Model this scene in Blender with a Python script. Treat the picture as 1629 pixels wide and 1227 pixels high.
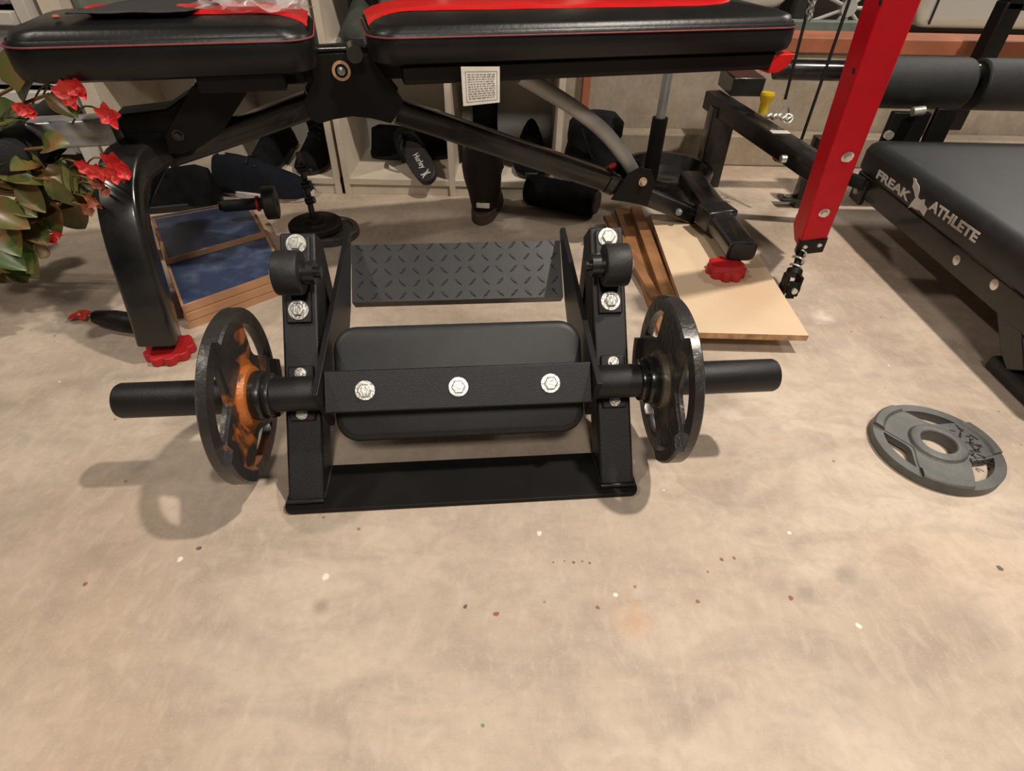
import bpy, bmesh, math, random
from mathutils import Vector, Matrix
random.seed(7)
S = bpy.context.scene
for o in list(bpy.data.objects): bpy.data.objects.remove(o)
COL = S.collection
PI = math.pi
# ------------------------------------------------------------------ camera
F_PX, PITCH, ROLL, CAM_H = 892.0, 0.706, 0.021, 0.672
cam_d = bpy.data.cameras.new('camera'); cam = bpy.data.objects.new('camera', cam_d); COL.objects.link(cam)
cam_d.sensor_fit = 'HORIZONTAL'; cam_d.sensor_width = 36.0; cam_d.lens = F_PX / 1629 * 36.0
cam_d.clip_start = 0.02; cam_d.clip_end = 60
cr, sr = math.cos(ROLL), math.sin(ROLL)
R0 = Vector((1, 0, 0)); U0 = Vector((0, math.sin(PITCH), math.cos(PITCH))); FW = Vector((0, math.cos(PITCH), -math.sin(PITCH)))
RT = cr * R0 + sr * U0; UP = -sr * R0 + cr * U0
CP = Vector((0, 0, CAM_H))
m = Matrix((RT, UP, -FW)).transposed().to_4x4(); m.translation = CP
cam.matrix_world = m
S.camera = cam
# ------------------------------------------------------------------ view, world, lamps of the room
S.view_settings.view_transform = 'Standard'
try: S.view_settings.look = 'None'
except Exception: pass
S.view_settings.exposure = 0.0; S.view_settings.gamma = 1.0; S.view_settings.use_curve_mapping = False
W = bpy.data.worlds.new('world'); S.world = W; W.use_nodes = True
W.node_tree.nodes['Background'].inputs[0].default_value = (1.0, 0.90, 0.80, 1)
W.node_tree.nodes['Background'].inputs[1].default_value = 0.05
def lamp(name, loc, power, size, color, size_y=None):
    l = bpy.data.lights.new(name, 'AREA'); l.energy = power; l.color = color
    l.shape = 'RECTANGLE'; l.size = size; l.size_y = size_y or size
    o = bpy.data.objects.new(name, l); COL.objects.link(o); o.location = loc; return o
WARM = (1.0, 0.90, 0.79)
lamp('ceiling_lamp', (1.25, 0.62, 2.7), 74, 0.10, WARM)
lamp('ceiling_lamp', (-1.9, 0.35, 2.7), 32, 0.14, WARM)
lamp('ceiling_lamp', (0.2, -1.3, 2.6), 46, 0.5, WARM)
lamp('garage_lamp', (2.8, 2.9, 2.3), 45, 0.5, (1, .93, .85))

# ------------------------------------------------------------------ placing helpers (a ray through a point of the view meets a known plane)
def ray(px, py): return FW + RT * ((px - 814.5) / F_PX) - UP * ((py - 613.5) / F_PX)
def atz(px, py, z=0.0):
    r = ray(px, py); return CP + r * ((z - CP.z) / r.z)
def aty(px, py, y):
    r = ray(px, py); return CP + r * (y / r.y)
def atx(px, py, x):
    r = ray(px, py); return CP + r * (x / r.x)

# ------------------------------------------------------------------ materials
def new_mat(name):
    mt = bpy.data.materials.new(name); mt.use_nodes = True
    return mt, mt.node_tree, mt.node_tree.nodes['Principled BSDF']
def mat(name, col, rough=.5, metal=0.0, col2=None, scale=30, bump=0.0, bscale=200, coat=0.0, spec=None, detail=4, lo=.35, hi=.65, rvar=0.0):
    mt, nt, b = new_mat(name)
    b.inputs['Base Color'].default_value = (*col, 1); b.inputs['Roughness'].default_value = rough
    b.inputs['Metallic'].default_value = metal; b.inputs['Coat Weight'].default_value = coat
    if spec is not None: b.inputs['Specular IOR Level'].default_value = spec
    tc = nt.nodes.new('ShaderNodeTexCoord')
    n = nt.nodes.new('ShaderNodeTexNoise'); n.inputs['Scale'].default_value = scale; n.inputs['Detail'].default_value = detail
    nt.links.new(tc.outputs['Object'], n.inputs['Vector'])
    r = nt.nodes.new('ShaderNodeMapRange'); r.inputs[1].default_value = lo; r.inputs[2].default_value = hi
    nt.links.new(n.outputs['Fac'], r.inputs[0])
    mx = nt.nodes.new('ShaderNodeMix'); mx.data_type = 'RGBA'
    mx.inputs[6].default_value = (*col, 1); mx.inputs[7].default_value = (*(col2 or [c * .8 for c in col]), 1)
    nt.links.new(r.outputs[0], mx.inputs[0]); nt.links.new(mx.outputs[2], b.inputs['Base Color'])
    if rvar:
        q = nt.nodes.new('ShaderNodeMapRange'); q.inputs[3].default_value = rough - rvar; q.inputs[4].default_value = rough + rvar
        nt.links.new(r.outputs[0], q.inputs[0]); nt.links.new(q.outputs[0], b.inputs['Roughness'])
    if bump:
        n2 = nt.nodes.new('ShaderNodeTexNoise'); n2.inputs['Scale'].default_value = bscale; n2.inputs['Detail'].default_value = 3
        nt.links.new(tc.outputs['Object'], n2.inputs['Vector'])
        bp = nt.nodes.new('ShaderNodeBump'); bp.inputs['Strength'].default_value = bump; bp.inputs['Distance'].default_value = .002
        nt.links.new(n2.outputs['Fac'], bp.inputs['Height']); nt.links.new(bp.outputs[0], b.inputs['Normal'])
    return mt
M = {}
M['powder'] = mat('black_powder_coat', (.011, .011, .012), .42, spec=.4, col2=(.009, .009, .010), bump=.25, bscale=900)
M['powder_lit'] = mat('black_powder_coat_lit', (.020, .021, .022), .40, col2=(.014, .015, .016), bump=.2, bscale=700, scale=14)  # same powder coat, paler: light on the tread put into the colour
M['gloss'] = mat('black_gloss_paint', (.006, .006, .006), .30, col2=(.018, .017, .016), scale=9, rvar=.1, coat=.2)
M['satin'] = mat('black_satin_paint', (.006, .0055, .005), .5, col2=(.011, .010, .009), scale=7, spec=.2)
M['vinyl'] = mat('black_vinyl', (.005, .005, .005), .36, spec=.4, col2=(.009, .009, .009), bump=.16, bscale=120, scale=10)
M['padcloth'] = mat('charcoal_vinyl', (.020, .022, .023), .5, col2=(.015, .016, .017), bump=.1, bscale=600)
M['redvinyl'] = mat('red_vinyl', (.62, .008, .008), .33, col2=(.55, .006, .008), bump=.15, bscale=90)
M['redpaint'] = mat('red_paint', (.66, .0015, .018), .45, spec=.22, col2=(.60, .0015, .015), bump=.05, bscale=300)
M['redrubber'] = mat('red_rubber', (.50, .012, .016), .55, col2=(.40, .01, .014), bump=.3, bscale=150)
M['rubber'] = mat('black_rubber', (.012, .012, .012), .55, col2=(.018, .018, .018), bump=.2, bscale=250)
M['foam'] = mat('black_foam', (.010, .011, .012), .62, col2=(.014, .015, .016), bump=.5, bscale=500)
M['zinc'] = mat('zinc_steel', (.86, .85, .80), .3, .75, col2=(.62, .61, .55), scale=60, bump=.3, bscale=250)
M['steel'] = mat('grey_steel', (.42, .43, .44), .38, .6, col2=(.3, .31, .31), scale=12)
M['greytube'] = mat('grey_painted_tube', (.48, .49, .47), .42, .1, col2=(.38, .38, .37), scale=9)
M['silver'] = mat('black_gloss_lit', (.66, .66, .67), .28, .25, col2=(.30, .30, .31), scale=16, coat=.3)  # black gloss tube, the light it reflects painted in as pale colour
M['brass'] = mat('tan_washer', (.62, .38, .2), .45, .2)
M['cast'] = mat('cast_iron', (.035, .033, .031), .42, .3, col2=(.075, .068, .06), scale=40, bump=.9, bscale=130, rvar=.12)
M['castgrey'] = mat('grey_cast_iron', (.125, .128, .12), .5, .15, col2=(.09, .09, .085), scale=25, bump=.3, bscale=160)
M['white'] = mat('white_laminate', (.62, .59, .54), .5, col2=(.55, .52, .47), scale=6)
M['whiteedge'] = mat('cream_edge', (.70, .62, .50), .5, col2=(.6, .52, .42), scale=12)
M['ply'] = mat('birch_plywood', (.72, .56, .38), .6, col2=(.66, .49, .32), scale=4, bump=.1)
M['plyedge'] = mat('plywood_edge', (.60, .36, .19), .6, col2=(.30, .16, .08), scale=40)
M['timber'] = mat('brown_timber', (.36, .17, .065), .55, col2=(.22, .10, .04), scale=10)
M['sill'] = mat('redwood_sill', (.42, .14, .065), .6, col2=(.30, .10, .05), scale=8)
M['blue'] = mat('blue_scuffed_board', (.040, .065, .14), .45, col2=(.13, .17, .25), scale=22, rvar=.1, detail=8, lo=.52, hi=.78)
M['fabric'] = mat('black_fabric', (.003, .003, .0035), .85, spec=.15, col2=(.008, .008, .009), bump=.6, bscale=300)
M['navy'] = mat('navy_fabric', (.005, .006, .010), .8, spec=.2, col2=(.008, .009, .014), bump=.4, bscale=300)
M['leather'] = mat('worn_black_leather', (.006, .005, .004), .6, spec=.3, col2=(.016, .011, .008), scale=18, bump=.5, bscale=120)
M['brownsole'] = mat('worn_brown_sole', (.10, .06, .04), .7, col2=(.05, .03, .02), scale=30)
M['olive'] = mat('olive_suede', (.045, .055, .04), .8, col2=(.03, .037, .03), scale=20, bump=.4)
M['offwhite'] = mat('off_white_rubber', (.62, .60, .58), .6)
M['paper'] = mat('paper', (.66, .62, .54), .7, col2=(.55, .50, .43), scale=15)
M['ink'] = mat('grey_ink', (.22, .2, .18), .7)
M['lettering'] = mat('silver_lettering', (.66, .64, .60), .5)
M['yellow'] = mat('yellow_plastic', (.80, .55, .02), .4)
M['thread'] = mat('red_thread', (.28, .06, .06), .6)
M['rope'] = mat('black_cable', (.008, .008, .008), .5)
M['carpaint'] = mat('silver_car_paint', (.62, .60, .56), .25, .35, col2=(.58, .56, .52), coat=.6, scale=3)
M['glass'] = mat('dark_glass', (.02, .022, .025), .08)
M['greyplastic'] = mat('grey_plastic', (.33, .33, .34), .45)
M['purple'] = mat('mauve_contents', (.22, .13, .16), .6, col2=(.12, .07, .09), scale=25)
M['greengrey'] = mat('grey_green_board', (.17, .2, .17), .6)
M['sheet'] = mat('grey_foam_sheet', (.035, .035, .036), .6)
M['terracotta'] = mat('grey_pot', (.42, .41, .4), .6)
M['stemgreen'] = mat('begonia_stem', (.25, .09, .05), .5, col2=(.18, .16, .05))
M['petal'] = mat('red_petals', (.72, .02, .035), .4, col2=(.80, .07, .05), scale=60)
M['dead'] = mat('withered_petals', (.50, .16, .07), .6, col2=(.30, .08, .04), scale=60)
M['budwhite'] = mat('pale_seed_pod', (.50, .45, .28), .45, col2=(.40, .2, .12), scale=40)
M['yellowc'] = mat('yellow_stamen', (.8, .5, .05), .6)

def plywood_floor(): pass
def concrete(name, base, dark, stains_and_shade=True):
    mt, nt, b = new_mat(name); L = nt.links.new; N = nt.nodes.new
    tc = N('ShaderNodeTexCoord'); b.inputs['Roughness'].default_value = .62; b.inputs['Specular IOR Level'].default_value = .35
    def noise(sc, det, dist=0.0, mapping=None, rough=.5):
        n = N('ShaderNodeTexNoise'); n.inputs['Scale'].default_value = sc; n.inputs['Detail'].default_value = det
        n.inputs['Distortion'].default_value = dist; n.inputs['Roughness'].default_value = rough
        if mapping:
            mp = N('ShaderNodeMapping'); mp.inputs['Scale'].default_value = mapping; mp.inputs['Rotation'].default_value = (0, 0, .6)
            L(tc.outputs['Object'], mp.inputs[0]); L(mp.outputs[0], n.inputs['Vector'])
        else: L(tc.outputs['Object'], n.inputs['Vector'])
        return n
    def rng(src, lo, hi, a=0.0, c=1.0):
        r = N('ShaderNodeMapRange'); r.inputs[1].default_value = lo; r.inputs[2].default_value = hi; r.inputs[3].default_value = a; r.inputs[4].default_value = c
        L(src, r.inputs[0]); return r.outputs[0]
    def mix(fac, c1, c2):
        x = N('ShaderNodeMix'); x.data_type = 'RGBA'
        if isinstance(fac, float): x.inputs[0].default_value = fac
        else: L(fac, x.inputs[0])
        for s, v in ((6, c1), (7, c2)):
            if isinstance(v, tuple): x.inputs[s].default_value = (*v, 1)
            else: L(v, x.inputs[s])
        return x.outputs[2]
    c = mix(rng(noise(2.2, 5, .6).outputs['Fac'], .4, .62), base, dark)
    c = mix(rng(noise(5.5, 6, 1.0, (1, 2.2, 1)).outputs['Fac'], .48, .72, 0, .55), c, tuple(x * .72 for x in dark))
    c = mix(rng(noise(3.1, 4, .3).outputs['Fac'], .5, .75, 0, .5), c, (base[0] * 1.12, base[1] * 1.17, base[2] * 1.22))
    c = mix(rng(noise(1.7, 3, .2).outputs['Fac'], .52, .7, 0, .4), c, (base[0] * 1.05, base[1] * .88, base[2] * .74))
    c = mix(rng(noise(13, 7, .8, (1, 1.6, 1), .65).outputs['Fac'], .46, .68, 0, .42), c, tuple(x * .78 for x in dark))
    c = mix(rng(noise(27, 5, .4, (2.2, 1, 1), .6).outputs['Fac'], .5, .7, 0, .35), c, (base[0] * 1.1, base[1] * 1.13, base[2] * 1.15))
    c = mix(rng(noise(60, 6, 0, None, .7).outputs['Fac'], .45, .75, 0, .35), c, tuple(x * .6 for x in base))
    c = mix(rng(noise(240, 3, 0, None, .7).outputs['Fac'], .55, .8, 0, .35), c, tuple(min(1, x * 1.35) for x in base))
    if stains_and_shade:
        v = N('ShaderNodeTexVoronoi'); v.inputs['Scale'].default_value = 16; L(tc.outputs['Object'], v.inputs['Vector'])
        c = mix(rng(v.outputs['Distance'], .030, .05, .75, 0), c, (.28, .10, .05))
        v = N('ShaderNodeTexVoronoi'); v.inputs['Scale'].default_value = 11.3; L(tc.outputs['Object'], v.inputs['Vector'])
        c = mix(rng(v.outputs['Distance'], .018, .032, .8, 0), c, (.85, .78, .66))
        wob = noise(120, 2)
        ws = noise(35, 2, .5)
        W_, R_, D_ = (.85, .80, .70), (.26, .07, .035), (.07, .06, .05)
        spots = [(858, 848, .0055, W_), (979, 947, .0045, W_), (1367, 997, .005, W_), (518, 918, .006, W_), (286, 890, .005, W_), (1256, 848, .004, W_),
                 (789, 977, .0045, R_), (950, 966, .0048, R_), (1110, 957, .0048, R_), (1258, 952, .0045, R_), (880, 895, .002, R_), (898, 893, .002, R_), (912, 895, .0028, R_),
                 (926, 893, .002, R_), (938, 896, .0026, R_), (1148, 890, .0035, R_), (1168, 888, .0035, R_), (1126, 910, .002, R_), (135, 930, .004, R_),
                 (1590, 904, .006, D_), (740, 966, .0045, D_), (317, 872, .005, D_), (768, 1155, .003, (.1, .25, .12))]
        for (px, py, r, cc) in [(a_, b_, r_ * .72, c_) for a_, b_, r_, c_ in spots]:
            p = atz(px, py); d = N('ShaderNodeVectorMath'); d.operation = 'DISTANCE'; L(tc.outputs['Object'], d.inputs[0]); d.inputs[1].default_value = (p.x, p.y, 0)
            a = N('ShaderNodeMath'); a.operation = 'MULTIPLY_ADD'; L(wob.outputs['Fac'], a.inputs[0]); a.inputs[1].default_value = r * 2.0; L(d.outputs['Value'], a.inputs[2])
            c = mix(rng(a.outputs[0], r * 1.8, r * 2.1, .85, 0), c, cc)
        G_ = (.26, .22, .18)
        for (px, py, r, cc, s) in [(1010, 985, .03, (.62, .32, .16), .4), (1345, 915, .016, G_, .6), (1285, 947, .014, G_, .5), (1545, 985, .035, G_, .4), (1360, 1100, .05, G_, .25),
                                (1310, 505, .03, (.75, .66, .56), .7), (220, 745, .03, G_, .6), (512, 965, .011, G_, .6), (140, 880, .05, G_, .3), (1095, 950, .02, (.4, .28, .2), .3), (30, 820, .08, G_, .35)]:  # grey patch below the left sleeve end paints its cast shadow
            p = atz(px, py); d = N('ShaderNodeVectorMath'); d.operation = 'DISTANCE'; L(tc.outputs['Object'], d.inputs[0]); d.inputs[1].default_value = (p.x, p.y, 0)
            a = N('ShaderNodeMath'); a.operation = 'MULTIPLY_ADD'; L(ws.outputs['Fac'], a.inputs[0]); a.inputs[1].default_value = r * 1.6; L(d.outputs['Value'], a.inputs[2])
            c = mix(rng(a.outputs[0], r * .8, r * 1.9, s, 0), c, cc)
    L(c, b.inputs['Base Color'])
    bp = N('ShaderNodeBump'); bp.inputs['Strength'].default_value = .25; bp.inputs['Distance'].default_value = .002
    L(noise(90, 6, 0, None, .65).outputs['Fac'], bp.inputs['Height']); L(bp.outputs[0], b.inputs['Normal'])
    return mt
M['floor'] = concrete('stained_concrete_floor', (.575, .475, .375), (.41, .325, .255))
M['wall'] = concrete('old_concrete_wall', (.42, .36, .28), (.29, .24, .18), False)

def leaf_mat():
    mt, nt, b = new_mat('begonia_leaf'); L = nt.links.new; N = nt.nodes.new
    tc = N('ShaderNodeTexCoord'); n = N('ShaderNodeTexNoise'); n.inputs['Scale'].default_value = 14; n.inputs['Detail'].default_value = 2
    L(tc.outputs['Object'], n.inputs['Vector']); cr_ = N('ShaderNodeValToRGB'); L(n.outputs['Fac'], cr_.inputs[0])
    e = cr_.color_ramp.elements; e[0].position = .36; e[0].color = (.05, .09, .018, 1); e[1].position = .6; e[1].color = (.20, .09, .03, 1)
    x = e.new(.47); x.color = (.13, .13, .035, 1); x = e.new(.70); x.color = (.16, .2, .08, 1)
    L(cr_.outputs[0], b.inputs['Base Color']); b.inputs['Roughness'].default_value = .35
    return mt
M['leaf'] = leaf_mat()
def plate_mat(name, rust, R):
    # cast iron with worn (and for one plate orange, rusty) patches around the hub
    mt, nt, b = new_mat(name); L = nt.links.new; N = nt.nodes.new
    tc = N('ShaderNodeTexCoord'); n = N('ShaderNodeTexNoise'); n.inputs['Scale'].default_value = 17; n.inputs['Detail'].default_value = 5; n.inputs['Distortion'].default_value = .6
    L(tc.outputs['Object'], n.inputs['Vector'])
    sx = N('ShaderNodeSeparateXYZ'); L(tc.outputs['Object'], sx.inputs[0])
    cx = N('ShaderNodeCombineXYZ'); L(sx.outputs[0], cx.inputs[0]); L(sx.outputs[1], cx.inputs[1])
    ln = N('ShaderNodeVectorMath'); ln.operation = 'LENGTH'; L(cx.outputs[0], ln.inputs[0])
    def rng(src, lo, hi, a, c):
        r = N('ShaderNodeMapRange'); r.inputs[1].default_value = lo; r.inputs[2].default_value = hi; r.inputs[3].default_value = a; r.inputs[4].default_value = c; L(src, r.inputs[0]); return r.outputs[0]
    hub = rng(ln.outputs['Value'], R * .33, R * .42, .36, .075)
    ad = N('ShaderNodeMath'); ad.operation = 'ADD'; L(n.outputs['Fac'], ad.inputs[0]); L(hub, ad.inputs[1])
    f = rng(ad.outputs[0], .62, .70, 0, 1)
    inn = rng(ln.outputs['Value'], R * .80, R * .86, 1, 0)
    mu = N('ShaderNodeMath'); mu.operation = 'MULTIPLY'; L(f, mu.inputs[0]); L(inn, mu.inputs[1])
    mx = N('ShaderNodeMix'); mx.data_type = 'RGBA'; L(mu.outputs[0], mx.inputs[0]); mx.inputs[6].default_value = (.030, .028, .026, 1); mx.inputs[7].default_value = (*rust, 1)
    L(mx.outputs[2], b.inputs['Base Color']); b.inputs['Roughness'].default_value = .36; b.inputs['Metallic'].default_value = .15; b.inputs['Coat Weight'].default_value = .35
    b.inputs['Coat Roughness'].default_value = .25
    n2 = N('ShaderNodeTexNoise'); n2.inputs['Scale'].default_value = 110; n2.inputs['Detail'].default_value = 4; L(tc.outputs['Object'], n2.inputs['Vector'])
    bp = N('ShaderNodeBump'); bp.inputs['Strength'].default_value = .7; bp.inputs['Distance'].default_value = .002; L(n2.outputs['Fac'], bp.inputs['Height']); L(bp.outputs[0], b.inputs['Normal'])
    return mt
M['plate_rust'] = plate_mat('rusty_cast_iron', (.50, .15, .03), .121)
M['plate_dull'] = plate_mat('dull_cast_iron', (.085, .068, .045), .121)

# ------------------------------------------------------------------ mesh helpers
def finish(bm, name, mt, parent=None, smooth=0, bevel=0.0, seg=2, world=False):
    bmesh.ops.recalc_face_normals(bm, faces=bm.faces)
    me = bpy.data.meshes.new(name); bm.to_mesh(me); bm.free()
    o = bpy.data.objects.new(name, me); COL.objects.link(o)
    if mt is not None: me.materials.append(mt)
    if smooth:
        me.shade_smooth(); me.set_sharp_from_angle(angle=math.radians(smooth))
    if bevel:
        md = o.modifiers.new('bevel', 'BEVEL'); md.width = bevel; md.segments = seg; md.limit_method = 'ANGLE'; md.angle_limit = math.radians(35); md.harden_normals = False
        if not smooth: me.shade_smooth(); me.set_sharp_from_angle(angle=math.radians(50))
    if parent is not None:
        if world: me.transform(parent.matrix_basis.inverted() if parent.parent is None else (parent.parent.matrix_basis @ parent.matrix_basis).inverted())
        o.parent = parent
    elif world is not True and world: pass
    return o
def tag(o, label=None, cat=None, group=None, kind=None):
    if label: o['label'] = label
    if cat: o['category'] = cat
    if group: o['group'] = group
    if kind: o['kind'] = kind
    return o
def thing(name, loc, label, cat, rot=0.0, group=None, rotm=None):
    e = bpy.data.objects.new(name, None); COL.objects.link(e); e.empty_display_size = .05
    if rotm is not None: mm = rotm.to_4x4(); mm.translation = Vector(loc); e.matrix_basis = mm
    else: e.matrix_basis = Matrix.Translation(Vector(loc)) @ Matrix.Rotation(rot, 4, 'Z')
    return tag(e, label, cat, group)
def recenter(o):
    # a world-built one-mesh thing gets its origin at its base
    me = o.data; xs = [v.co for v in me.vertices]
    c = Vector((sum(v.x for v in xs) / len(xs), sum(v.y for v in xs) / len(xs), min(v.z for v in xs)))
    me.transform(Matrix.Translation(-c)); o.location = c; return o
def box(bm, x0, x1, y0, y1, z0, z1, mtx=None):
    vs = [bm.verts.new((x, y, z)) for z in (z0, z1) for y in (y0, y1) for x in (x0, x1)]
    for f in ((0, 1, 3, 2), (4, 5, 7, 6), (0, 1, 5, 4), (2, 3, 7, 6), (0, 2, 6, 4), (1, 3, 7, 5)): bm.faces.new([vs[i] for i in f])
    if mtx is not None: bmesh.ops.transform(bm, matrix=mtx, verts=vs)
    return vs
def prism(bm, pts, h0, h1, axis='u'):
    # polygon in (a,b) extruded; axis 'u': a=y,b=z along x ; 'y': a=x,b=z along y ; 'z': a=x,b=y along z
    def P(a, b, h): return (h, a, b) if axis == 'u' else ((a, h, b) if axis == 'y' else (a, b, h))
    A = [bm.verts.new(P(a, b, h0)) for a, b in pts]; B = [bm.verts.new(P(a, b, h1)) for a, b in pts]
    bm.faces.new(A); bm.faces.new(B); n = len(pts)
    for i in range(n): bm.faces.new((A[i], A[(i + 1) % n], B[(i + 1) % n], B[i]))
    return A + B
def frame_of(d):
    d = Vector(d).normalized(); up = Vector((0, 0, 1)) if abs(d.z) < .95 else Vector((0, 1, 0))
    x = d.cross(up).normalized(); y = x.cross(d).normalized(); return x, y, d
def cyl(bm, a, b, r, r2=None, n=28, cap=True, rings=None):
    a, b = Vector(a), Vector(b); x, y, d = frame_of(b - a); r2 = r if r2 is None else r2
    prof = rings or [(0, r), (1, r2)]
    R = []
    for t, rr in prof:
        c = a.lerp(b, t); R.append([bm.verts.new(c + (x * math.cos(2 * PI * i / n) + y * math.sin(2 * PI * i / n)) * rr) for i in range(n)])
    for p, q in zip(R, R[1:]):
        for i in range(n): bm.faces.new((p[i], p[(i + 1) % n], q[(i + 1) % n], q[i]))
    if cap: bm.faces.new(R[0]); bm.faces.new(R[-1])
    return [v for r_ in R for v in r_]
def rounded_cyl(bm, a, b, r, e=.006, n=32):
    L = (Vector(b) - Vector(a)).length; k = e / L
    cyl(bm, a, b, r, n=n, rings=[(0, r - e), (k * .3, r - e * .3), (k, r), (1 - k, r), (1 - k * .3, r - e * .3), (1, r - e)])
def ring(bm, c, ax, r0, r1, th, n=40):
    c = Vector(c); x, y, d = frame_of(ax)
    P = []
    for rr, h in ((r0, 0), (r1, 0), (r1, th), (r0, th)):
        P.append([bm.verts.new(c + d * h + (x * math.cos(2 * PI * i / n) + y * math.sin(2 * PI * i / n)) * rr) for i in range(n)])
    for k in range(4):
        p, q = P[k], P[(k + 1) % 4]
        for i in range(n): bm.faces.new((p[i], p[(i + 1) % n], q[(i + 1) % n], q[i]))
def tube_rect(bm, pts, w, h, side=None, r=.0):
    # rectangular tube through pts; 'side' = width direction; h measured across
    side = Vector(side or (0, 1, 0)).normalized(); pts = [Vector(p) for p in pts]; R = []
    c = [(-1, -1), (1, -1), (1, 1), (-1, 1)]
    for i, p in enumerate(pts):
        d = (pts[min(i + 1, len(pts) - 1)] - pts[max(i - 1, 0)]).normalized()
        nn = d.cross(side).normalized(); s2 = nn.cross(d).normalized()
        k = min(r, w * .49, h * .49)
        if r:
            cs = []
            for (a, b2) in c:
                for st in range(4):
                    ang = {(-1, -1): PI, (1, -1): 1.5 * PI, (1, 1): 0, (-1, 1): .5 * PI}[(a, b2)] + st * PI / 6
                    cs.append((a * (w / 2 - k) + k * math.cos(ang), b2 * (h / 2 - k) + k * math.sin(ang)))
        else: cs = [(a * w / 2, b2 * h / 2) for a, b2 in c]
        R.append([bm.verts.new(p + s2 * a + nn * b2) for a, b2 in cs])
    n = len(R[0])
    for p, q in zip(R, R[1:]):
        for i in range(n): bm.faces.new((p[i], p[(i + 1) % n], q[(i + 1) % n], q[i]))
    bm.faces.new(R[0]); bm.faces.new(R[-1])
def smooth_path(pts, k=6):
    pts = [Vector(p) for p in pts]; out = []
    P = [pts[0]] + pts + [pts[-1]]
    for i in range(1, len(P) - 2):
        for j in range(k):
            t = j / k; a, b, c, d = P[i - 1], P[i], P[i + 1], P[i + 2]
            out.append(.5 * ((2 * b) + (c - a) * t + (2 * a - 5 * b + 4 * c - d) * t * t + (3 * b - a - 3 * c + d) * t ** 3))
    out.append(pts[-1]); return out
def tube(bm, pts, r, n=12, radii=None, cap=True):
    pts = [Vector(p) for p in pts]; R = []; ref = None
    for i, p in enumerate(pts):
        d = (pts[min(i + 1, len(pts) - 1)] - pts[max(i - 1, 0)]).normalized()
        if ref is None: ref, _, _ = frame_of(d)
        x = (ref - d * ref.dot(d)).normalized(); ref = x; y = d.cross(x)
        rr = radii[i] if radii else r
        R.append([bm.verts.new(p + (x * math.cos(2 * PI * j / n) + y * math.sin(2 * PI * j / n)) * rr) for j in range(n)])
    for p, q in zip(R, R[1:]):
        for j in range(n): bm.faces.new((p[j], p[(j + 1) % n], q[(j + 1) % n], q[j]))
    if cap: bm.faces.new(R[0]); bm.faces.new(R[-1])
def rrect(hx, hy, r, n=8, cx=0, cy=0):
    r = max(min(r, hx - 1e-4, hy - 1e-4), 1e-4); out = []
    for (sx, sy, a0) in ((1, 1, 0), (-1, 1, PI / 2), (-1, -1, PI), (1, -1, 1.5 * PI)):
        for i in range(n + 1):
            a = a0 + (PI / 2) * i / n; out.append((cx + sx * (hx - r) + r * math.cos(a), cy + sy * (hy - r) + r * math.sin(a)))
    return out
def loft(bm, rings, cap0=True, cap1=True):
    R = [[bm.verts.new(p) for p in r_] for r_ in rings]; n = len(R[0])
    for p, q in zip(R, R[1:]):
        for i in range(n): bm.faces.new((p[i], p[(i + 1) % n], q[(i + 1) % n], q[i]))
    if cap0: bm.faces.new(R[0])
    if cap1: bm.faces.new(R[-1])
def hexbolt(name, parent, pos, nrm, r=.0095, washer=.0125, mt=None, h=.006):
    bm = bmesh.new(); pos = Vector(pos); d = Vector(nrm).normalized()
    cyl(bm, pos - d * .001, pos + d * .0022, washer, n=24)
    cyl(bm, pos + d * .0022, pos + d * (.0022 + h), r, n=6, rings=[(0, r), (.75, r), (1, r * .82)])
    cyl(bm, pos + d * (.002 + h), pos + d * (.0026 + h), r * .6, n=16)
    return finish(bm, name, mt or M['zinc'], parent, smooth=30)
def boxpart(name, mt, parent, x0, x1, y0, y1, z0, z1, bevel=.002, mtx=None, world=False):
    bm = bmesh.new(); box(bm, x0, x1, y0, y1, z0, z1, mtx); return finish(bm, name, mt, parent, bevel=bevel, world=world)
def bool_cut(o, cutters):
    for c in cutters:
        md = o.modifiers.new('cut', 'BOOLEAN'); md.operation = 'DIFFERENCE'; md.object = c; md.solver = 'EXACT'
    bpy.context.view_layer.update(); dg = bpy.context.evaluated_depsgraph_get()
    me = bpy.data.meshes.new_from_object(o.evaluated_get(dg)); o.modifiers.clear(); o.data = me
    for c in cutters: bpy.data.objects.remove(c)
    return o
def text_mesh(name, body, size, mt, parent, mtx, ext=.0004, bold=0.0, shear=0.0, spacing=1.0):
    cu = bpy.data.curves.new(name, 'FONT'); cu.body = body; cu.size = size; cu.extrude = ext; cu.offset = bold; cu.shear = shear; cu.space_character = spacing
    cu.align_x = 'CENTER'; cu.align_y = 'CENTER'; cu.resolution_u = 3
    t = bpy.data.objects.new(name, cu); COL.objects.link(t); bpy.context.view_layer.update()
    me = bpy.data.meshes.new_from_object(t.evaluated_get(bpy.context.evaluated_depsgraph_get())); bpy.data.objects.remove(t)
    me.transform(mtx); o = bpy.data.objects.new(name, me); COL.objects.link(o); me.materials.clear(); me.materials.append(mt)
    if parent: o.parent = parent
    return o

# ================================================================== SETTING
bm = bmesh.new(); vs = [bm.verts.new(p) for p in ((-4, -2.5, 0), (7, -2.5, 0), (7, 8, 0), (-4, 8, 0))]; bm.faces.new(vs)
tag(finish(bm, 'floor', M['floor']), kind='structure')
WY = 2.06
bm = bmesh.new()
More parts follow.
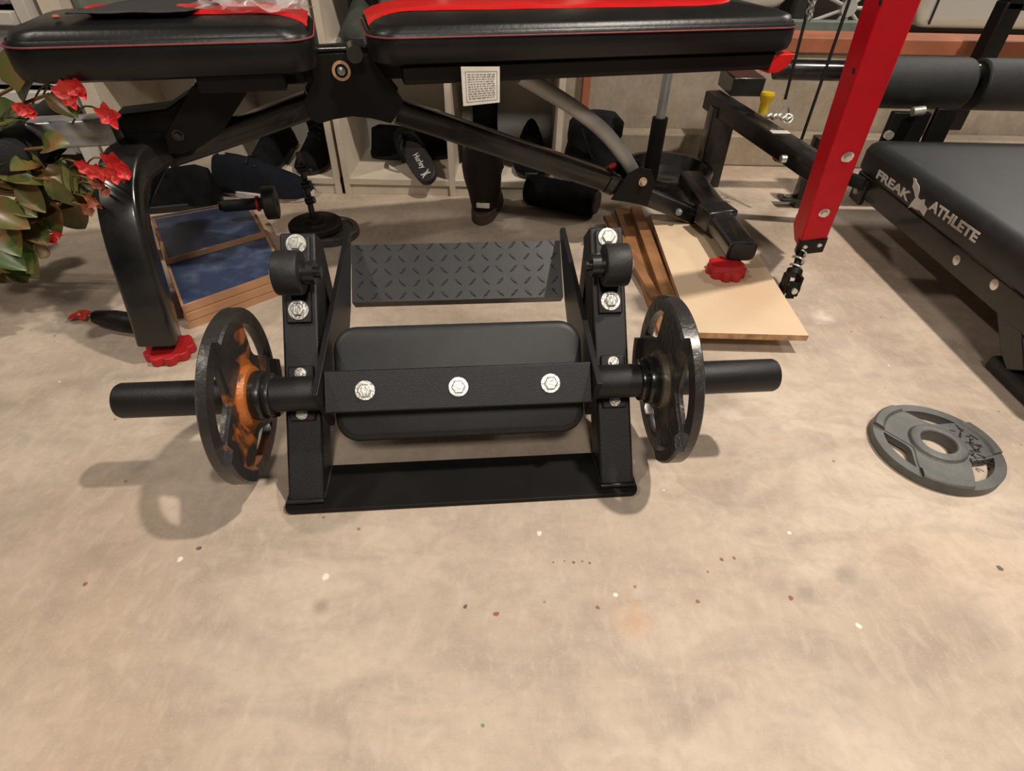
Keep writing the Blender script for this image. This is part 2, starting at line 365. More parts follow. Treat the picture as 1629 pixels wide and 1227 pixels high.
# low concrete stem wall with a stepped footing
box(bm, -4, 7, WY, WY + .2, 0, .335); box(bm, .30, 7, WY - .07, WY, 0, .10)
tag(finish(bm, 'wall_back', M['wall'], bevel=.006), kind='structure')
bm = bmesh.new(); box(bm, .165, 7, WY - .01, WY + .13, .335, .378); tag(finish(bm, 'trim_1', M['sill'], bevel=.003), kind='structure')
bm = bmesh.new(); box(bm, -4, .21, WY, WY + .12, .335, 1.5); tag(finish(bm, 'wall_left_back', M['white']), kind='structure')
bm = bmesh.new(); box(bm, .21, .235, WY - .03, WY + .02, 0, 1.4); tag(finish(bm, 'trim_2', M['sill'], bevel=.002), kind='structure')
bm = bmesh.new(); box(bm, -4, 7, 7.8, 8, 0, 3); tag(finish(bm, 'wall_far', M['wall']), kind='structure')

# ================================================================== LEG MACHINE
PS = .093; O = Vector((-.063, .491, 0))
mach = thing('leg_machine', O, 'black steel leg machine with padded roller frame, loaded on both ends, centre of the floor', 'exercise machine', PS)
ca, cn = (.663, .749), (-.749, .663)
def cp(s, off): return (.032 + ca[0] * s + cn[0] * off, ca[1] * s + cn[1] * off)
def cpu(u, s, off): v, z = cp(s, off); return Vector((u, v, z))
NRM = (0, cn[0], cn[1])
CM = Matrix(((1, 0, 0, 0), (0, ca[0], cn[0], .032), (0, ca[1], cn[1], 0), (0, 0, 0, 1)))   # (u, s, off) -> (u, v, z)
bm = bmesh.new(); prism(bm, rrect(.26, .043, .012, 5, 0, .065), 0, .008, 'z'); finish(bm, 'base_plate', M['satin'], mach, bevel=.0015)
for sg in (-1, 1):
    u0, u1 = sorted((sg * .2045, sg * .2565)); uc = (u0 + u1) / 2
    bm = bmesh.new(); pts = [(.032 + .0071, .008), cp(.405, 0), cp(.405, -.05), (.1062, .008)]
    prism(bm, pts, u0, u1); up_ = finish(bm, 'upright', M['powder'], mach, bevel=.004, seg=3)
    bm = bmesh.new(); tube(bm, [(u0, .0375, .0105), (uc, .0365, .0115), (u1, .0375, .0105)], .004, 8); tube(bm, [(u0 + .001 if sg > 0 else u1, .04, .0105), ((u0 if sg > 0 else u1), .10, .0105)], .003, 8)
    finish(bm, 'weld_bead', M['gloss'], up_, smooth=60)
    # rear strut
    bm = bmesh.new(); prism(bm, [(.300, .262), (.344, .262), (.352, 0.008), (.312, .008)], u0 + .004, u1 - .004); rs = finish(bm, 'rear_strut', M['powder'], mach, bevel=.003)
    bm = bmesh.new(); prism(bm, rrect(.034, .045, .006, 3, uc, .335), 0, .008, 'z'); finish(bm, 'foot_plate', M['powder'], rs, bevel=.001)
    # upper bearing
    bm = bmesh.new(); box(bm, uc - .0185, uc + .0185, .271, .399, 0, .006, CM); finish(bm, 'bearing_plate', M['powder'], mach, bevel=.002)
    for s in (.386, .290): hexbolt('bolt', mach, cpu(uc, s, .006), NRM, .0105, .0145)
    bm = bmesh.new(); a, b = sg * .214, sg * .250
    rounded_cyl(bm, cpu(a, .337, .038), cpu(b, .337, .038), .031, .003); wh = finish(bm, 'bearing_drum', M['rubber'], mach, smooth=35)
    bm = bmesh.new(); cyl(bm, cpu(sg * .196, .337, .038), cpu(a, .337, .038), .017, n=24); cyl(bm, cpu(sg * .188, .337, .038), cpu(sg * .196, .337, .038), .008, n=16)
    box(bm, uc - .012, uc + .012, .318, .356, .004, .03, CM); finish(bm, 'bearing_hub', M['gloss'], wh, smooth=35)
    hexbolt('bolt', mach, cpu(b, .337, .038), (sg, 0, 0), .009, .0125)
    # lower bearing carrying the axle
    bm = bmesh.new(); box(bm, uc - .0185, uc + .0185, .128, .208, 0, .006, CM); box(bm, uc - .012, uc + .012, .146, .188, .006, .03, CM)
    finish(bm, 'bearing_plate', M['powder'], mach, bevel=.002)
    for s in (.1975, .1385): hexbolt('bolt', mach, cpu(uc, s, .006), NRM, .0065, .0082, h=.004)
    # side plate
    bm = bmesh.new(); pts = [(.076, .180), (.285, .212), (.445, .236), (.455, .224), (.352, .142), (.30, .115), (.112, .088)]
    prism(bm, pts, sg * .1866, sg * .1950); finish(bm, 'side_plate', M['powder'], mach, bevel=.001)
    # sleeve
    B0 = cpu(0, .1675, .0415)
    bm = bmesh.new(); rounded_cyl(bm, B0 + Vector((sg * .19, 0, 0)), B0 + Vector((sg * .463, 0, 0)), .0243, .006, 40); sl = finish(bm, 'sleeve', M['powder'], mach, smooth=35)
    bm = bmesh.new(); rounded_cyl(bm, B0 + Vector((sg * .256, 0, 0)), B0 + Vector((sg * .266, 0, 0)), .030, .002, 40); rounded_cyl(bm, B0 + Vector((sg * .266, 0, 0)), B0 + Vector((sg * .2825, 0, 0)), .0345, .003, 40)
    finish(bm, 'collar', M['gloss'], sl, smooth=35)
bm = bmesh.new(); box(bm, -.1862, .1862, .1385, .1965, .012, .056, CM); finish(bm, 'cross_beam', M['powder'], mach, bevel=.002)
for u in (-.130, -.002, .127): hexbolt('bolt', mach, cpu(u, .168, .056), NRM, .0100, .0135)
bm = bmesh.new()
rg = []
for ins, off in ((.006, -.016), (0, -.012), (0, .003), (.002, .007), (.006, .010), (.012, .011)):
    rg.append([CM @ Vector((x, y, off)) for x, y in rrect(.183 - ins, .084 - ins, .034 - ins, 8, 0, .179)])
loft(bm, rg); finish(bm, 'shin_pad', M['padcloth'], mach, smooth=40)
# tread plate with raised diamond pattern
tb, tt = Vector((0, .362, .143)), Vector((0, .440, .213)); td = (tt - tb); TL = td.length; td.normalize(); tn = Vector((0, -td.z, td.y))
TM = Matrix(((1, 0, 0, 0), (0, td.y, tn.y, tb.y), (0, td.z, tn.z, tb.z), (0, 0, 0, 1)))
bm = bmesh.new(); box(bm, -.1862, .1862, 0, TL, -.005, 0, TM); box(bm, -.1862, .1862, 0, .005, -.03, -.005, TM)
def lens(bm, cx, cy, ang, L=.0125, w=.0028, h=.0011):
    vs = []; n = 10; top = []
    for i in range(n):
        a = 2 * PI * i / n; x, y = L * math.cos(a), w * math.sin(a) * (1 - .3 * abs(math.cos(a)))
        X, Y = x * math.cos(ang) - y * math.sin(ang), x * math.sin(ang) + y * math.cos(ang)
        vs.append(bm.verts.new(TM @ Vector((cx + X, cy + Y, 0)))); top.append(bm.verts.new(TM @ Vector((cx + X * .6, cy + Y * .4, h))))
    for i in range(n): bm.faces.new((vs[i], vs[(i + 1) % n], top[(i + 1) % n], top[i]))
    bm.faces.new(top)
for i in range(15):
    for j in range(5):
        x = -.172 + i * .0246; y = .010 + j * .0222
        if x > .176 or y > TL - .006: continue
        lens(bm, x, y, (.8 if (i + j) % 2 else -.8), .0095, .0024, .0013)
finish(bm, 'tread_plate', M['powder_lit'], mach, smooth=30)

# ================================================================== WEIGHT PLATES
def weight_plate(R, th, hole, mt, slots=(0, 120, 240), name='weight_plate', rec=.0045, scoop=.0058):
    # axis along local z, lying on z=0
    hub = hole + .012
    prof = [(hole, .0), (hub, .0), (hub + .004, rec), (R * .81, rec), (R * .845, 0), (R - .002, 0), (R, .002), (R, th - .003), (R - .003, th),
            (R * .85, th), (R * .81, th - rec), (hub + .006, th - rec), (hub + .003, th), (hub, th + .001), (hole + .002, th + .001), (hole, th - .001)]
    n = 96; bm = bmesh.new(); Rg = []
    for r, z in prof: Rg.append([bm.verts.new((r * math.cos(2 * PI * i / n), r * math.sin(2 * PI * i / n), z)) for i in range(n)])
    m_ = len(Rg)
    for k in range(m_):
        p, q = Rg[k], Rg[(k + 1) % m_]
        for i in range(n): bm.faces.new((p[i], p[(i + 1) % n], q[(i + 1) % n], q[i]))
    o = finish(bm, name, mt)
    cut = []
    for a0 in slots:
        a0 = math.radians(a0); bmc = bmesh.new(); pts = []
        half = math.radians(30)
        for i in range(13):
            a = a0 - half + 2 * half * i / 12; pts.append((R * .83 * math.cos(a), R * .83 * math.sin(a)))
        for i in range(25):
            t = 1 - i / 24.0; a = a0 - half * .97 + 2 * half * .97 * t; rr = R * (.83 - .29 * max(0, math.sin(PI * t)) ** .85)
            if 0 < i < 24: pts.append((rr * math.cos(a), rr * math.sin(a)))
        prism(bmc, pts, -.02, th + .02, 'z'); cut.append(finish(bmc, 'cutter', None))
        # shallow scoop around the grip
        bmc = bmesh.new(); pts = []
        for i in range(13):
            a = a0 - half * 1.35 + 2 * half * 1.35 * i / 12; pts.append((R * 1.05 * math.cos(a), R * 1.05 * math.sin(a)))
        for i in range(1, 24):
            t = 1 - i / 24.0; a = a0 - half * 1.35 + 2 * half * 1.35 * t; rr = R * (1.05 - .57 * max(0, math.sin(PI * t)) ** .75)
            pts.append((rr * math.cos(a), rr * math.sin(a)))
        prism(bmc, pts, th - scoop, th + .02, 'z'); cut.append(finish(bmc, 'cutter', None))
    bool_cut(o, cut)
    if mt and not o.data.materials: o.data.materials.append(mt)
    o.data.shade_smooth(); o.data.set_sharp_from_angle(angle=math.radians(35))
    md = o.modifiers.new('bevel', 'BEVEL'); md.width = .0012; md.segments = 2; md.limit_method = 'ANGLE'; md.angle_limit = math.radians(40)
    return o
ROTM = Matrix.Rotation(PS, 4, 'Z')
bw = O + ROTM.to_3x3() @ B0
def mount(o, sg, spin):
    # plate face (local +z) looks toward the middle of the machine
    rot = ROTM @ (Matrix.Rotation(-sg * PI / 2, 4, 'Y')) @ Matrix.Rotation(math.radians(spin), 4, 'Z')
    p = bw + ROTM.to_3x3() @ Vector((sg * .3065, 0, 0))
    o.matrix_basis = Matrix.Translation(p) @ rot
pl = weight_plate(.121, .024, .0252, M['plate_rust'], rec=.0075, scoop=.0105)
mount(pl, -1, -4); tag(pl, 'black iron weight plate with orange rusty hub on the left sleeve of the leg machine', 'weight plate', 'iron plates loaded on the leg machine')
pr = weight_plate(.121, .024, .0252, M['plate_dull'], rec=.0075, scoop=.0105)
mount(pr, 1, 176); tag(pr, 'black iron weight plate with dull hub on the right sleeve of the leg machine', 'weight plate', 'iron plates loaded on the leg machine')
fp = weight_plate(.0955, .022, .0255, M['castgrey'])
c = atz(1494, 703, .022); fp.location = (c.x, c.y, 0); fp.rotation_euler = (0, 0, math.radians(70))
tag(fp, 'grey three-grip weight plate lying alone on the open floor at right', 'weight plate')
bm = bmesh.new()
for i in range(26):
    a = math.radians(-118 + i * 3.4 + random.uniform(-1, 1)); r = random.uniform(.046, .071); L = random.uniform(.003, .008); q = random.uniform(0, PI)
    cx, cy = r * math.cos(a), r * math.sin(a)
    box(bm, -L, L, -.0012, .0012, .0165, .0182, Matrix.Translation((cx, cy, 0)) @ Matrix.Rotation(q, 4, 'Z'))
sm = finish(bm, 'worn_lettering', M['rope'], fp); sm['label'] = 'worn black raised lettering'

# ================================================================== ADJUSTABLE BENCH
BA = math.radians(15.5); E1 = Vector((math.cos(BA), math.sin(BA), 0)); E2 = Vector((-math.sin(BA), math.cos(BA), 0)); T0 = 1.25
bench = thing('weight_bench', E2 * T0, 'adjustable weight bench with black and red padding and black tube frame, behind the leg machine', 'weight bench', BA)
def BL(p): return Vector((p.dot(E1), p.dot(E2) - T0, p.z))
def bt(px, py, t=1.25):
    r = ray(px, py); return BL(CP + r * ((t) / r.dot(E2)))
def bz(px, py, z): return BL(atz(px, py, z))
def crown(d): return .508 + .024 * (1 - math.exp(-d / .03))
def pad(name, s0, s1, hw=.135, z0=.455):
    cx = (s0 + s1) / 2; hx = (s1 - s0) / 2; bm = bmesh.new(); rg = []
    def wob(x, y, z): return z + .0022 * math.sin(x * 43 + y * 17) * math.sin(y * 31 + 2)
    for ins, z in ((.02, z0), (.004, z0 + .006), (0, z0 + .018), (0, .495), (.004, .505), (.006, .5075), (.008, .505)):
        rg.append([(x, y, z) for x, y in rrect(hx - ins, hw - ins, .055 - ins, 10, cx, 0)])
    for d in (.012, .02, .035, .055, .08, .105, .125, hw - .003):
        rg.append([(x, y, wob(x, y, crown(d))) for x, y in rrect(hx - d, hw - d, max(.055 - d * .4, .003), 10, cx, 0)])
    loft(bm, rg); p = finish(bm, name, M['vinyl'], bench, smooth=50)
    bm = bmesh.new(); pts = [Vector((x, y, .5005)) for x, y in rrect(hx + .0006, hw + .0006, .055, 10, cx, 0)]
    tube(bm, pts + [pts[0]], .0014, 6, cap=False); st = finish(bm, 'seam_stitching', M['thread'], p, smooth=60)
    return p, cx, hx
def stripe(pd, s_end, s_tip, hw0=.062, pad_h=.135):
    # red panel on the top from the inner end of the pad, tapering to a rounded tip
    bm = bmesh.new(); n = 40; rows = []
    for i in range(n + 1):
        t = i / n; s = s_end + (s_tip - s_end) * t
        w = hw0 * max(0.0, 1 - max(0, (t - .82) / .18) ** 2) ** .5 if t > .82 else hw0
        w = max(w, .001)
        edge = abs(s - s_end)
        if t < .08: w = hw0 + .016 * (1 - t / .08) ** 2
        row = []
        for j in range(17):
            y = -w + 2 * w * j / 16; d = max(.006, min(pad_h - abs(y), edge + .003)); z = crown(d) + .0042 * min(1, 1.3 * (1 - abs(2 * j / 16 - 1) ** 6)) * (1 if i < n else 0) + .0006 + .0022 * math.sin(s * 43 + y * 17) * math.sin(y * 31 + 2)
            row.append(bm.verts.new((s, y, z)))
        rows.append(row)
    for a, b in zip(rows, rows[1:]):
        for j in range(16): bm.faces.new((a[j], a[j + 1], b[j + 1], b[j]))
    o = finish(bm, 'red_panel', M['redvinyl'], pd, smooth=60); return o
bp_, _, _ = pad('back_pad', .045, .902); stripe(bp_, .052, .80)
sp_, _, _ = pad('seat_pad', -.502, -.042, z0=.448); stripe(sp_, -.049, -.40)
for nm, s0, s1 in (('back_frame', .02, .86), ('seat_frame', -.24, -.02)):
    bm = bmesh.new()
    for y in (-.10, .10): box(bm, s0 + (.08 if nm == 'back_frame' else 0), s1 - (0.08 if nm != 'back_frame' else 0), y - .02, y + .02, .425, .455)
    box(bm, s0, s1, -.02, .02, .415, .454)
    for s in (s0 + .12, s1 - .09): box(bm, s, s + .04, -.10, .10, .43, .454)
    finish(bm, nm, M['satin'], bench, bevel=.003)
bm = bmesh.new(); prism(bm, [(.855, .452), (.905, .452), (.895, .43), (.875, .418), (.85, .418)], -.122, -.08, 'y'); e = finish(bm, 'end_cap', M['redvinyl'], bench, bevel=.002); e['label'] = 'red end cap'
# pivot gusset
gp = [bt(px, py, 1.2) for px, py in ((486, 88), (545, 84), (592, 92), (612, 120), (642, 160), (634, 180), (622, 196), (590, 188), (560, 185), (530, 190), (508, 197), (494, 190), (484, 160), (500, 125))]
gp = [(p.x, p.z) for p in gp]
bm = bmesh.new(); prism(bm, gp, -.052, -.047, 'y'); prism(bm, gp, .047, .052, 'y'); finish(bm, 'pivot_plate', M['satin'], bench, bevel=.001)
pc = bt(543, 113, 1.195)
bm = bmesh.new(); cyl(bm, (pc.x, .055, pc.z), (pc.x, -.054, pc.z), .012, n=24); finish(bm, 'pivot_pin', M['satin'], bench, smooth=30)
bm = bmesh.new(); ring(bm, (pc.x, -.0515, pc.z), (0, -1, 0), .0115, .0165, .004); e = finish(bm, 'washer', M['brass'], bench, smooth=40); e['label'] = 'tan ring around the pivot bolt'
bm = bmesh.new(); cyl(bm, (pc.x, -.052, pc.z), (pc.x, -.062, pc.z), .0065, n=20, rings=[(0, .008), (.7, .007), (1, .002)]); finish(bm, 'pivot_bolt', M['steel'], bench, smooth=40)
# latch parts by the pivot
bm = bmesh.new(); a = bt(500, 80, 1.22); b = bt(555, 78, 1.22); tube(bm, [a, b], .009, 12); c2 = bt(563, 82, 1.2); cyl(bm, c2 - Vector((0, .03, 0)), c2 + Vector((0, .03, 0)), .014, n=20); finish(bm, 'hinge_barrel', M['gloss'], bench, smooth=40)
# main beam
def face_pt(px, py): return bt(px, py, 1.225) + Vector((0, .025, 0))
A_, B_ = face_pt(632, 180), face_pt(985, 298)
bm = bmesh.new(); tube_rect(bm, [A_, B_], .05, .046, (0, 1, 0), .008); finish(bm, 'main_beam', M['gloss'], bench, smooth=50)
C_, D_ = face_pt(975, 294), face_pt(1118, 352)
bm = bmesh.new(); tube_rect(bm, [C_, D_], .044, .04, (0, 1, 0), .006); tube_rect(bm, [face_pt(969, 291), face_pt(980, 296)], .056, .052, (0, 1, 0), .008); finish(bm, 'beam_extension', M['gloss'], bench, smooth=50)
gq = [bt(px, py, 1.215) for px, py in ((1018, 266), (1036, 270), (1042, 290), (1030, 328), (1000, 322), (972, 318), (1000, 276))]; gq = [(p.x, p.z) for p in gq]
bm = bmesh.new(); prism(bm, gq, -.036, -.032, 'y'); prism(bm, gq, .032, .036, 'y'); finish(bm, 'ladder_bracket', M['satin'], bench, bevel=.001)
q = bt(1022, 289, 1.215)
bm = bmesh.new(); ring(bm, (q.x, -.0355, q.z), (0, -1, 0), .007, .0105, .003); finish(bm, 'washer', M['brass'], bench, smooth=40)
bm = bmesh.new(); cyl(bm, (q.x, .045, q.z), (q.x, -.045, q.z), .006, n=16); finish(bm, 'bracket_bolt', M['zinc'], bench, smooth=40)
for px, py in ((1080, 337), (1085, 343)):
    pass
q = bt(1079, 337, 1.228); hexbolt('beam_bolt', bench, (q.x, -.024, q.z), (0, -1, 0), .007, .009, M['steel'])
# grey curved support tube
pts = smooth_path([bt(828, 120, 1.25), bt(862, 140, 1.25), bt(915, 173, 1.25), bt(958, 207, 1.25), bt(990, 245, 1.25), bt(1012, 282, 1.25)], 8)
bm = bmesh.new(); tube(bm, pts, .0165, 18); finish(bm, 'curved_support', M['greytube'], bench, smooth=60)
# red pull tab knob
q = bt(972, 266, 1.27); bm = bmesh.new(); cyl(bm, q - Vector((.012, 0, .006)), q + Vector((.012, 0, .006)), .007, n=14, rings=[(0, .003), (.2, .007), (.8, .007), (1, .003)]); e = finish(bm, 'pull_knob', M['redrubber'], bench, smooth=50); e['label'] = 'small red pull knob'
# rear cross bar on its two red feet (the near foot stands on the plywood)
PZ = .046
near = bz(1180, 400, .090); far = Vector((bz(1078, 270, .090).x, near.y + .43, .090))
bm = bmesh.new(); tube_rect(bm, [near, near.lerp(far, .5), far], .066, .046, (1, 0, 0), .014); cb = finish(bm, 'rear_cross_bar', M['gloss'], bench, smooth=50)
dn = (near - far).normalized()
bm = bmesh.new(); tube_rect(bm, [near + dn * .0005, near + dn * .004], .054, .036, (1, 0, 0), .010); finish(bm, 'bar_plug', M['rubber'], cb, smooth=50)
bm = bmesh.new(); mid = near.lerp(far, .42); box(bm, mid.x - .045, mid.x + .035, mid.y - .032, mid.y + .032, .066, .117); finish(bm, 'cross_bar_socket', M['gloss'], bench, bevel=.006)
def gear(name, c, z0, z1, R=.043, teeth=9):
    bm = bmesh.new(); pts = []
    for i in range(teeth * 8):
        a = 2 * PI * i / (teeth * 8); k = .5 + .5 * math.cos(teeth * a); pts.append((c.x + (R - .007 + .007 * min(1, k * 1.6)) * math.cos(a), c.y + (R - .007 + .007 * min(1, k * 1.6)) * math.sin(a)))
    prism(bm, pts, z0, z1, 'z'); e = finish(bm, name, M['redrubber'], bench, bevel=.002); e['label'] = 'red toothed levelling foot'; return e
g = bz(1155, 428, PZ + .012); gear('levelling_foot', g, PZ, PZ + .022)
# front leg: bent rectangular tube
lp = [bz(258, 538, .022), bz(247, 500, .045), bz(228, 440, .085), bz(212, 385, .128), bz(203, 335, .175), bz(202, 295, .225), bz(212, 262, .272), bz(240, 238, .305)]
tt_ = [-.245, -.238, -.222, -.20, -.175, -.14, -.10, -.03]
lp2 = []
for (px, py), t in zip(((254, 540), (243, 500), (226, 445), (209, 390), (198, 340), (196, 298), (206, 262), (243, 236)), tt_):
    r = ray(px, py); p = CP + r * ((t + T0) / r.dot(E2)); lp2.append(BL(p))
lp2[0].z = max(lp2[0].z, .026)
bm = bmesh.new(); path = smooth_path(lp2, 5); tube_rect(bm, path, .066, .056, (1, 0, 0), .010)
fl = finish(bm, 'front_leg', M['gloss'], bench, smooth=50)
lp3 = []
for (px, py), t in zip(((215, 400), (212, 375), (210, 345), (214, 312), (226, 275), (243, 240)), (.20, .19, .17, .13, .07, .0)):
    r = ray(px, py); lp3.append(BL(CP + r * ((t + T0) / r.dot(E2))))
lp3[0].z = max(lp3[0].z, .026)
bm = bmesh.new(); path2 = smooth_path(lp3, 5); tube_rect(bm, path2, .06, .05, (1, 0, 0), .010); finish(bm, 'front_leg', M['gloss'], bench, smooth=50)
fc = lp2[0]; g1 = gear('levelling_foot', Vector((fc.x + .008, fc.y + .004, 0)), 0, .018, .045)
gear('levelling_foot', Vector((lp3[0].x, lp3[0].y, 0)), 0, .018, .04)
a = bz(214, 512, .03); b = bz(152, 505, .03)
bm = bmesh.new(); tube(bm, smooth_path([a + Vector((.03, .01, 0)), a, a.lerp(b, .5), b], 5), .02, 16, radii=[.016] * 6 + [.019] * 5 + [.018 - .0012 * i for i in range(5)]); finish(bm, 'floor_peg', M['satin'], bench, smooth=60)
# left beam to the front leg
bm = bmesh.new(); tube_rect(bm, [face_pt(492, 172), face_pt(380, 212), face_pt(262, 252)], .05, .044, (0, 1, 0), .008); finish(bm, 'front_beam', M['gloss'], bench, smooth=50)
gq = [bt(px, py, 1.203) for px, py in ((268, 245), (262, 215), (305, 138), (396, 130), (392, 150), (352, 212), (318, 235), (290, 246))]; gq = [(p.x, p.z) for p in gq]
bm = bmesh.new(); prism(bm, gq, -.046, -.041, 'y'); prism(bm, gq, .041, .046, 'y'); finish(bm, 'seat_bracket', M['satin'], bench, bevel=.001)
q = bt(283, 216, 1.2); hexbolt('bracket_bolt', bench, (q.x, -.046, q.z), (0, -1, 0), .007, .010, M['gloss'])
# front crosswise tube and ankle roller
a, b = bt(186, 205, 1.22), bt(58, 212, 1.22)
bm = bmesh.new(); tube_rect(bm, [b, a], .05, .046, (0, 1, 0), .007); e = finish(bm, 'leg_holder_tube', M['silver'], bench, smooth=50); e['label'] = 'black leg holder tube with its gloss painted bright'
gq = [bt(px, py, 1.21) for px, py in ((178, 186), (262, 176), (300, 150), (345, 190), (305, 250), (250, 262), (222, 248), (228, 226), (216, 216), (196, 222))]; gq = [(p.x, p.z) for p in gq]
bm = bmesh.new(); prism(bm, gq, -.032, .032, 'y'); finish(bm, 'tube_socket', M['satin'], bench, bevel=.003)
q = bt(38, 232, 1.2)
bm = bmesh.new(); rounded_cyl(bm, (q.x, -.13, q.z), (q.x, .17, q.z), .034, .010); finish(bm, 'ankle_roller', M['foam'], bench, smooth=40)
# paper tag hanging from the back pad
tg = bench
P0, P1, P2, P3 = bt(733, 106, 1.122), bt(795, 106, 1.122), bt(795, 163, 1.105), bt(737, 169, 1.105)
bm = bmesh.new(); fr = [P0, P1, P2, P3]; vsf = [bm.verts.new(p) for p in fr] + [bm.verts.new(p + Vector((0, .0006, 0))) for p in fr]
for f in ((0, 1, 2, 3), (4, 5, 6, 7), (0, 1, 5, 4), (1, 2, 6, 5), (2, 3, 7, 6), (3, 0, 4, 7)): bm.faces.new([vsf[i] for i in f])
pt_ = finish(bm, 'paper_tag', M['paper'], bench); pt_['label'] = 'off-white printed paper tag'
bm = bmesh.new()
def tagpt(a, b): return P0.lerp(P1, a).lerp(P3.lerp(P2, a), b) + Vector((0, -.0007, 0))
def tagbar(a0, a1, b, h=.018):
    vs = [bm.verts.new(tagpt(x, y)) for x, y in ((a0, b), (a1, b), (a1, b + h), (a0, b + h))]; bm.faces.new(vs)
for b in (.12, .9): tagbar(.1, .92, b, .012)
for i in range(11):
    x = .16
    while x < .84:
        w = random.uniform(.03, .11); tagbar(x, min(x + w, .87), .19 + i * .062, .028); x += w + .025
for a in (.1, .92):
    vs = [bm.verts.new(tagpt(x, y)) for x, y in ((a, .12), (a + .012, .12), (a + .012, .9), (a, .9))]; bm.faces.new(vs)
finish(bm, 'printed_lines', M['ink'], pt_)

# ================================================================== RIGHT-HAND BENCH MACHINE
rm = thing('extension_bench', (1.0, 1.2, 0), 'black extension bench with silver lettering on its long pad and a red upright, right edge', 'exercise machine')
def WP(name, bm, mt, parent=None, **k): return finish(bm, name, mt, parent or rm, world=True, **k)
X0 = .92
def pt_x(px, py, x=X0): return atx(px, py, x)
# long pad
YF, YN = 1.56, .70; ZT = .222
bm = bmesh.new(); rg = []
for ins, z in ((.006, .150), (0, .158), (0, .200), (.004, .214), (.012, ZT), (.03, ZT + .003), (.12, ZT + .005)):
    rg.append([(x, y, z) for x, y in rrect(.24 - ins, (YF - YN) / 2 - ins, .03, 6, X0 + .24, (YF + YN) / 2)])
loft(bm, rg); bpd = WP('bench_pad', bm, M['padcloth'], smooth=45)
bm = bmesh.new(); box(bm, X0 + .004, X0 + .05, YN + .05, YF - .02, .095, .150); box(bm, X0 + .38, X0 + .43, YN + .05, YF - .02, .095, .150); WP('side_rail', bm, M['gloss'], bevel=.004)
# lettering on the side of the pad: local x runs toward the camera (-y), up is +z
def side_text(body, ymid, z, size, **k):
    mt = Matrix(((0, 0, -1, X0 - .0008), (-1, 0, 0, ymid), (0, 1, 0, z), (0, 0, 0, 1)))
    mt = rm.matrix_basis.inverted() @ mt
    return text_mesh('lettering', body, size, M['lettering'], None, mt, bold=.0010, **k)
def child_of(o, p):
    o.parent = p; return o
e0, e1_ = pt_x(1393, 281), pt_x(1449, 309); f0, f1 = pt_x(1478, 331), pt_x(1559, 375)
for body, a, b, size in (('FREAK', e0, e1_, .028), ('ATHLETE', f0, f1, .028)):
    t = side_text(body, (a.y + b.y) / 2, (a.z + b.z) / 2, size); w = max(v.co.y for v in t.data.vertices) - min(v.co.y for v in t.data.vertices)
    k = abs(a.y - b.y) / w; cy = (a.y + b.y) / 2 - 1.2
    for v in t.data.vertices: v.co.y = cy + (v.co.y - cy) * k
    child_of(t, bpd); t['label'] = 'silver lettering on the pad side'
# athlete emblem: a small diving figure made of a thin silhouette
ec = [(1453, 283), (1457, 285), (1458, 290), (1462, 296), (1462, 305), (1460, 314), (1464, 318), (1471, 317), (1470, 325), (1475, 332), (1469, 344), (1463, 335), (1456, 333), (1450, 329), (1444, 331), (1451, 321), (1456, 315), (1454, 305), (1451, 297), (1453, 291)]
bm = bmesh.new(); vv = [bm.verts.new(pt_x(px, py, X0 - .0012)) for px, py in ec]; f = bm.faces.new(vv); ex = bmesh.ops.extrude_face_region(bm, geom=[f]); bmesh.ops.translate(bm, verts=[v for v in ex['geom'] if isinstance(v, bmesh.types.BMVert)], vec=(.001, 0, 0))
e = WP('figure_emblem', bm, M['lettering'], bpd); e['label'] = 'silver figure emblem between the two words'
# near leg
def poly_x(px_list, x, th): 
    pts = [atx(px, py, x) for px, py in px_list]; return [(p.y, p.z) for p in pts], x, x + th
LX = .925
pts, xa, xb = poly_x([(1516, 385), (1560, 412), (1612, 452), (1626, 500), (1629, 590), (1600, 590), (1590, 560), (1583, 478), (1546, 452), (1508, 428)], LX, .05)
bm = bmesh.new(); prism(bm, pts, xa, xb); lg = WP('near_leg', bm, M['gloss'], bevel=.003)
for px, py in ((1522, 414), (1582, 453)):
    p = atx(px, py, LX); bm = bmesh.new(); cyl(bm, (LX + .001, p.y, p.z), (LX - .003, p.y, p.z), .0105, n=24, rings=[(0, .0105), (.5, .0105), (1, .006)]); WP('bolt', bm, M['zinc'], smooth=40)
a = atz(1572, 580, .012); a.x = X0 + .03
bm = bmesh.new(); rounded = [Vector((X0 + .028, a.y + .005, .015)), Vector((X0 + .028, a.y - .30, .015))]; tube_rect(bm, rounded, .05, .03, (1, 0, 0), .008); WP('floor_skid', bm, M['rubber'], smooth=50)
# brackets and wheels at the far end of the pad
p = atx(1365, 303, X0); bm = bmesh.new(); box(bm, X0 - .004, X0 + .012, p.y - .028, p.y + .028, p.z - .03, p.z + .035); WP('rail_bracket', bm, M['gloss'], bevel=.004)
bm = bmesh.new(); cyl(bm, (X0 - .002, p.y, p.z), (X0 - .008, p.y, p.z), .0095, n=20); WP('bolt', bm, M['zinc'], smooth=40)
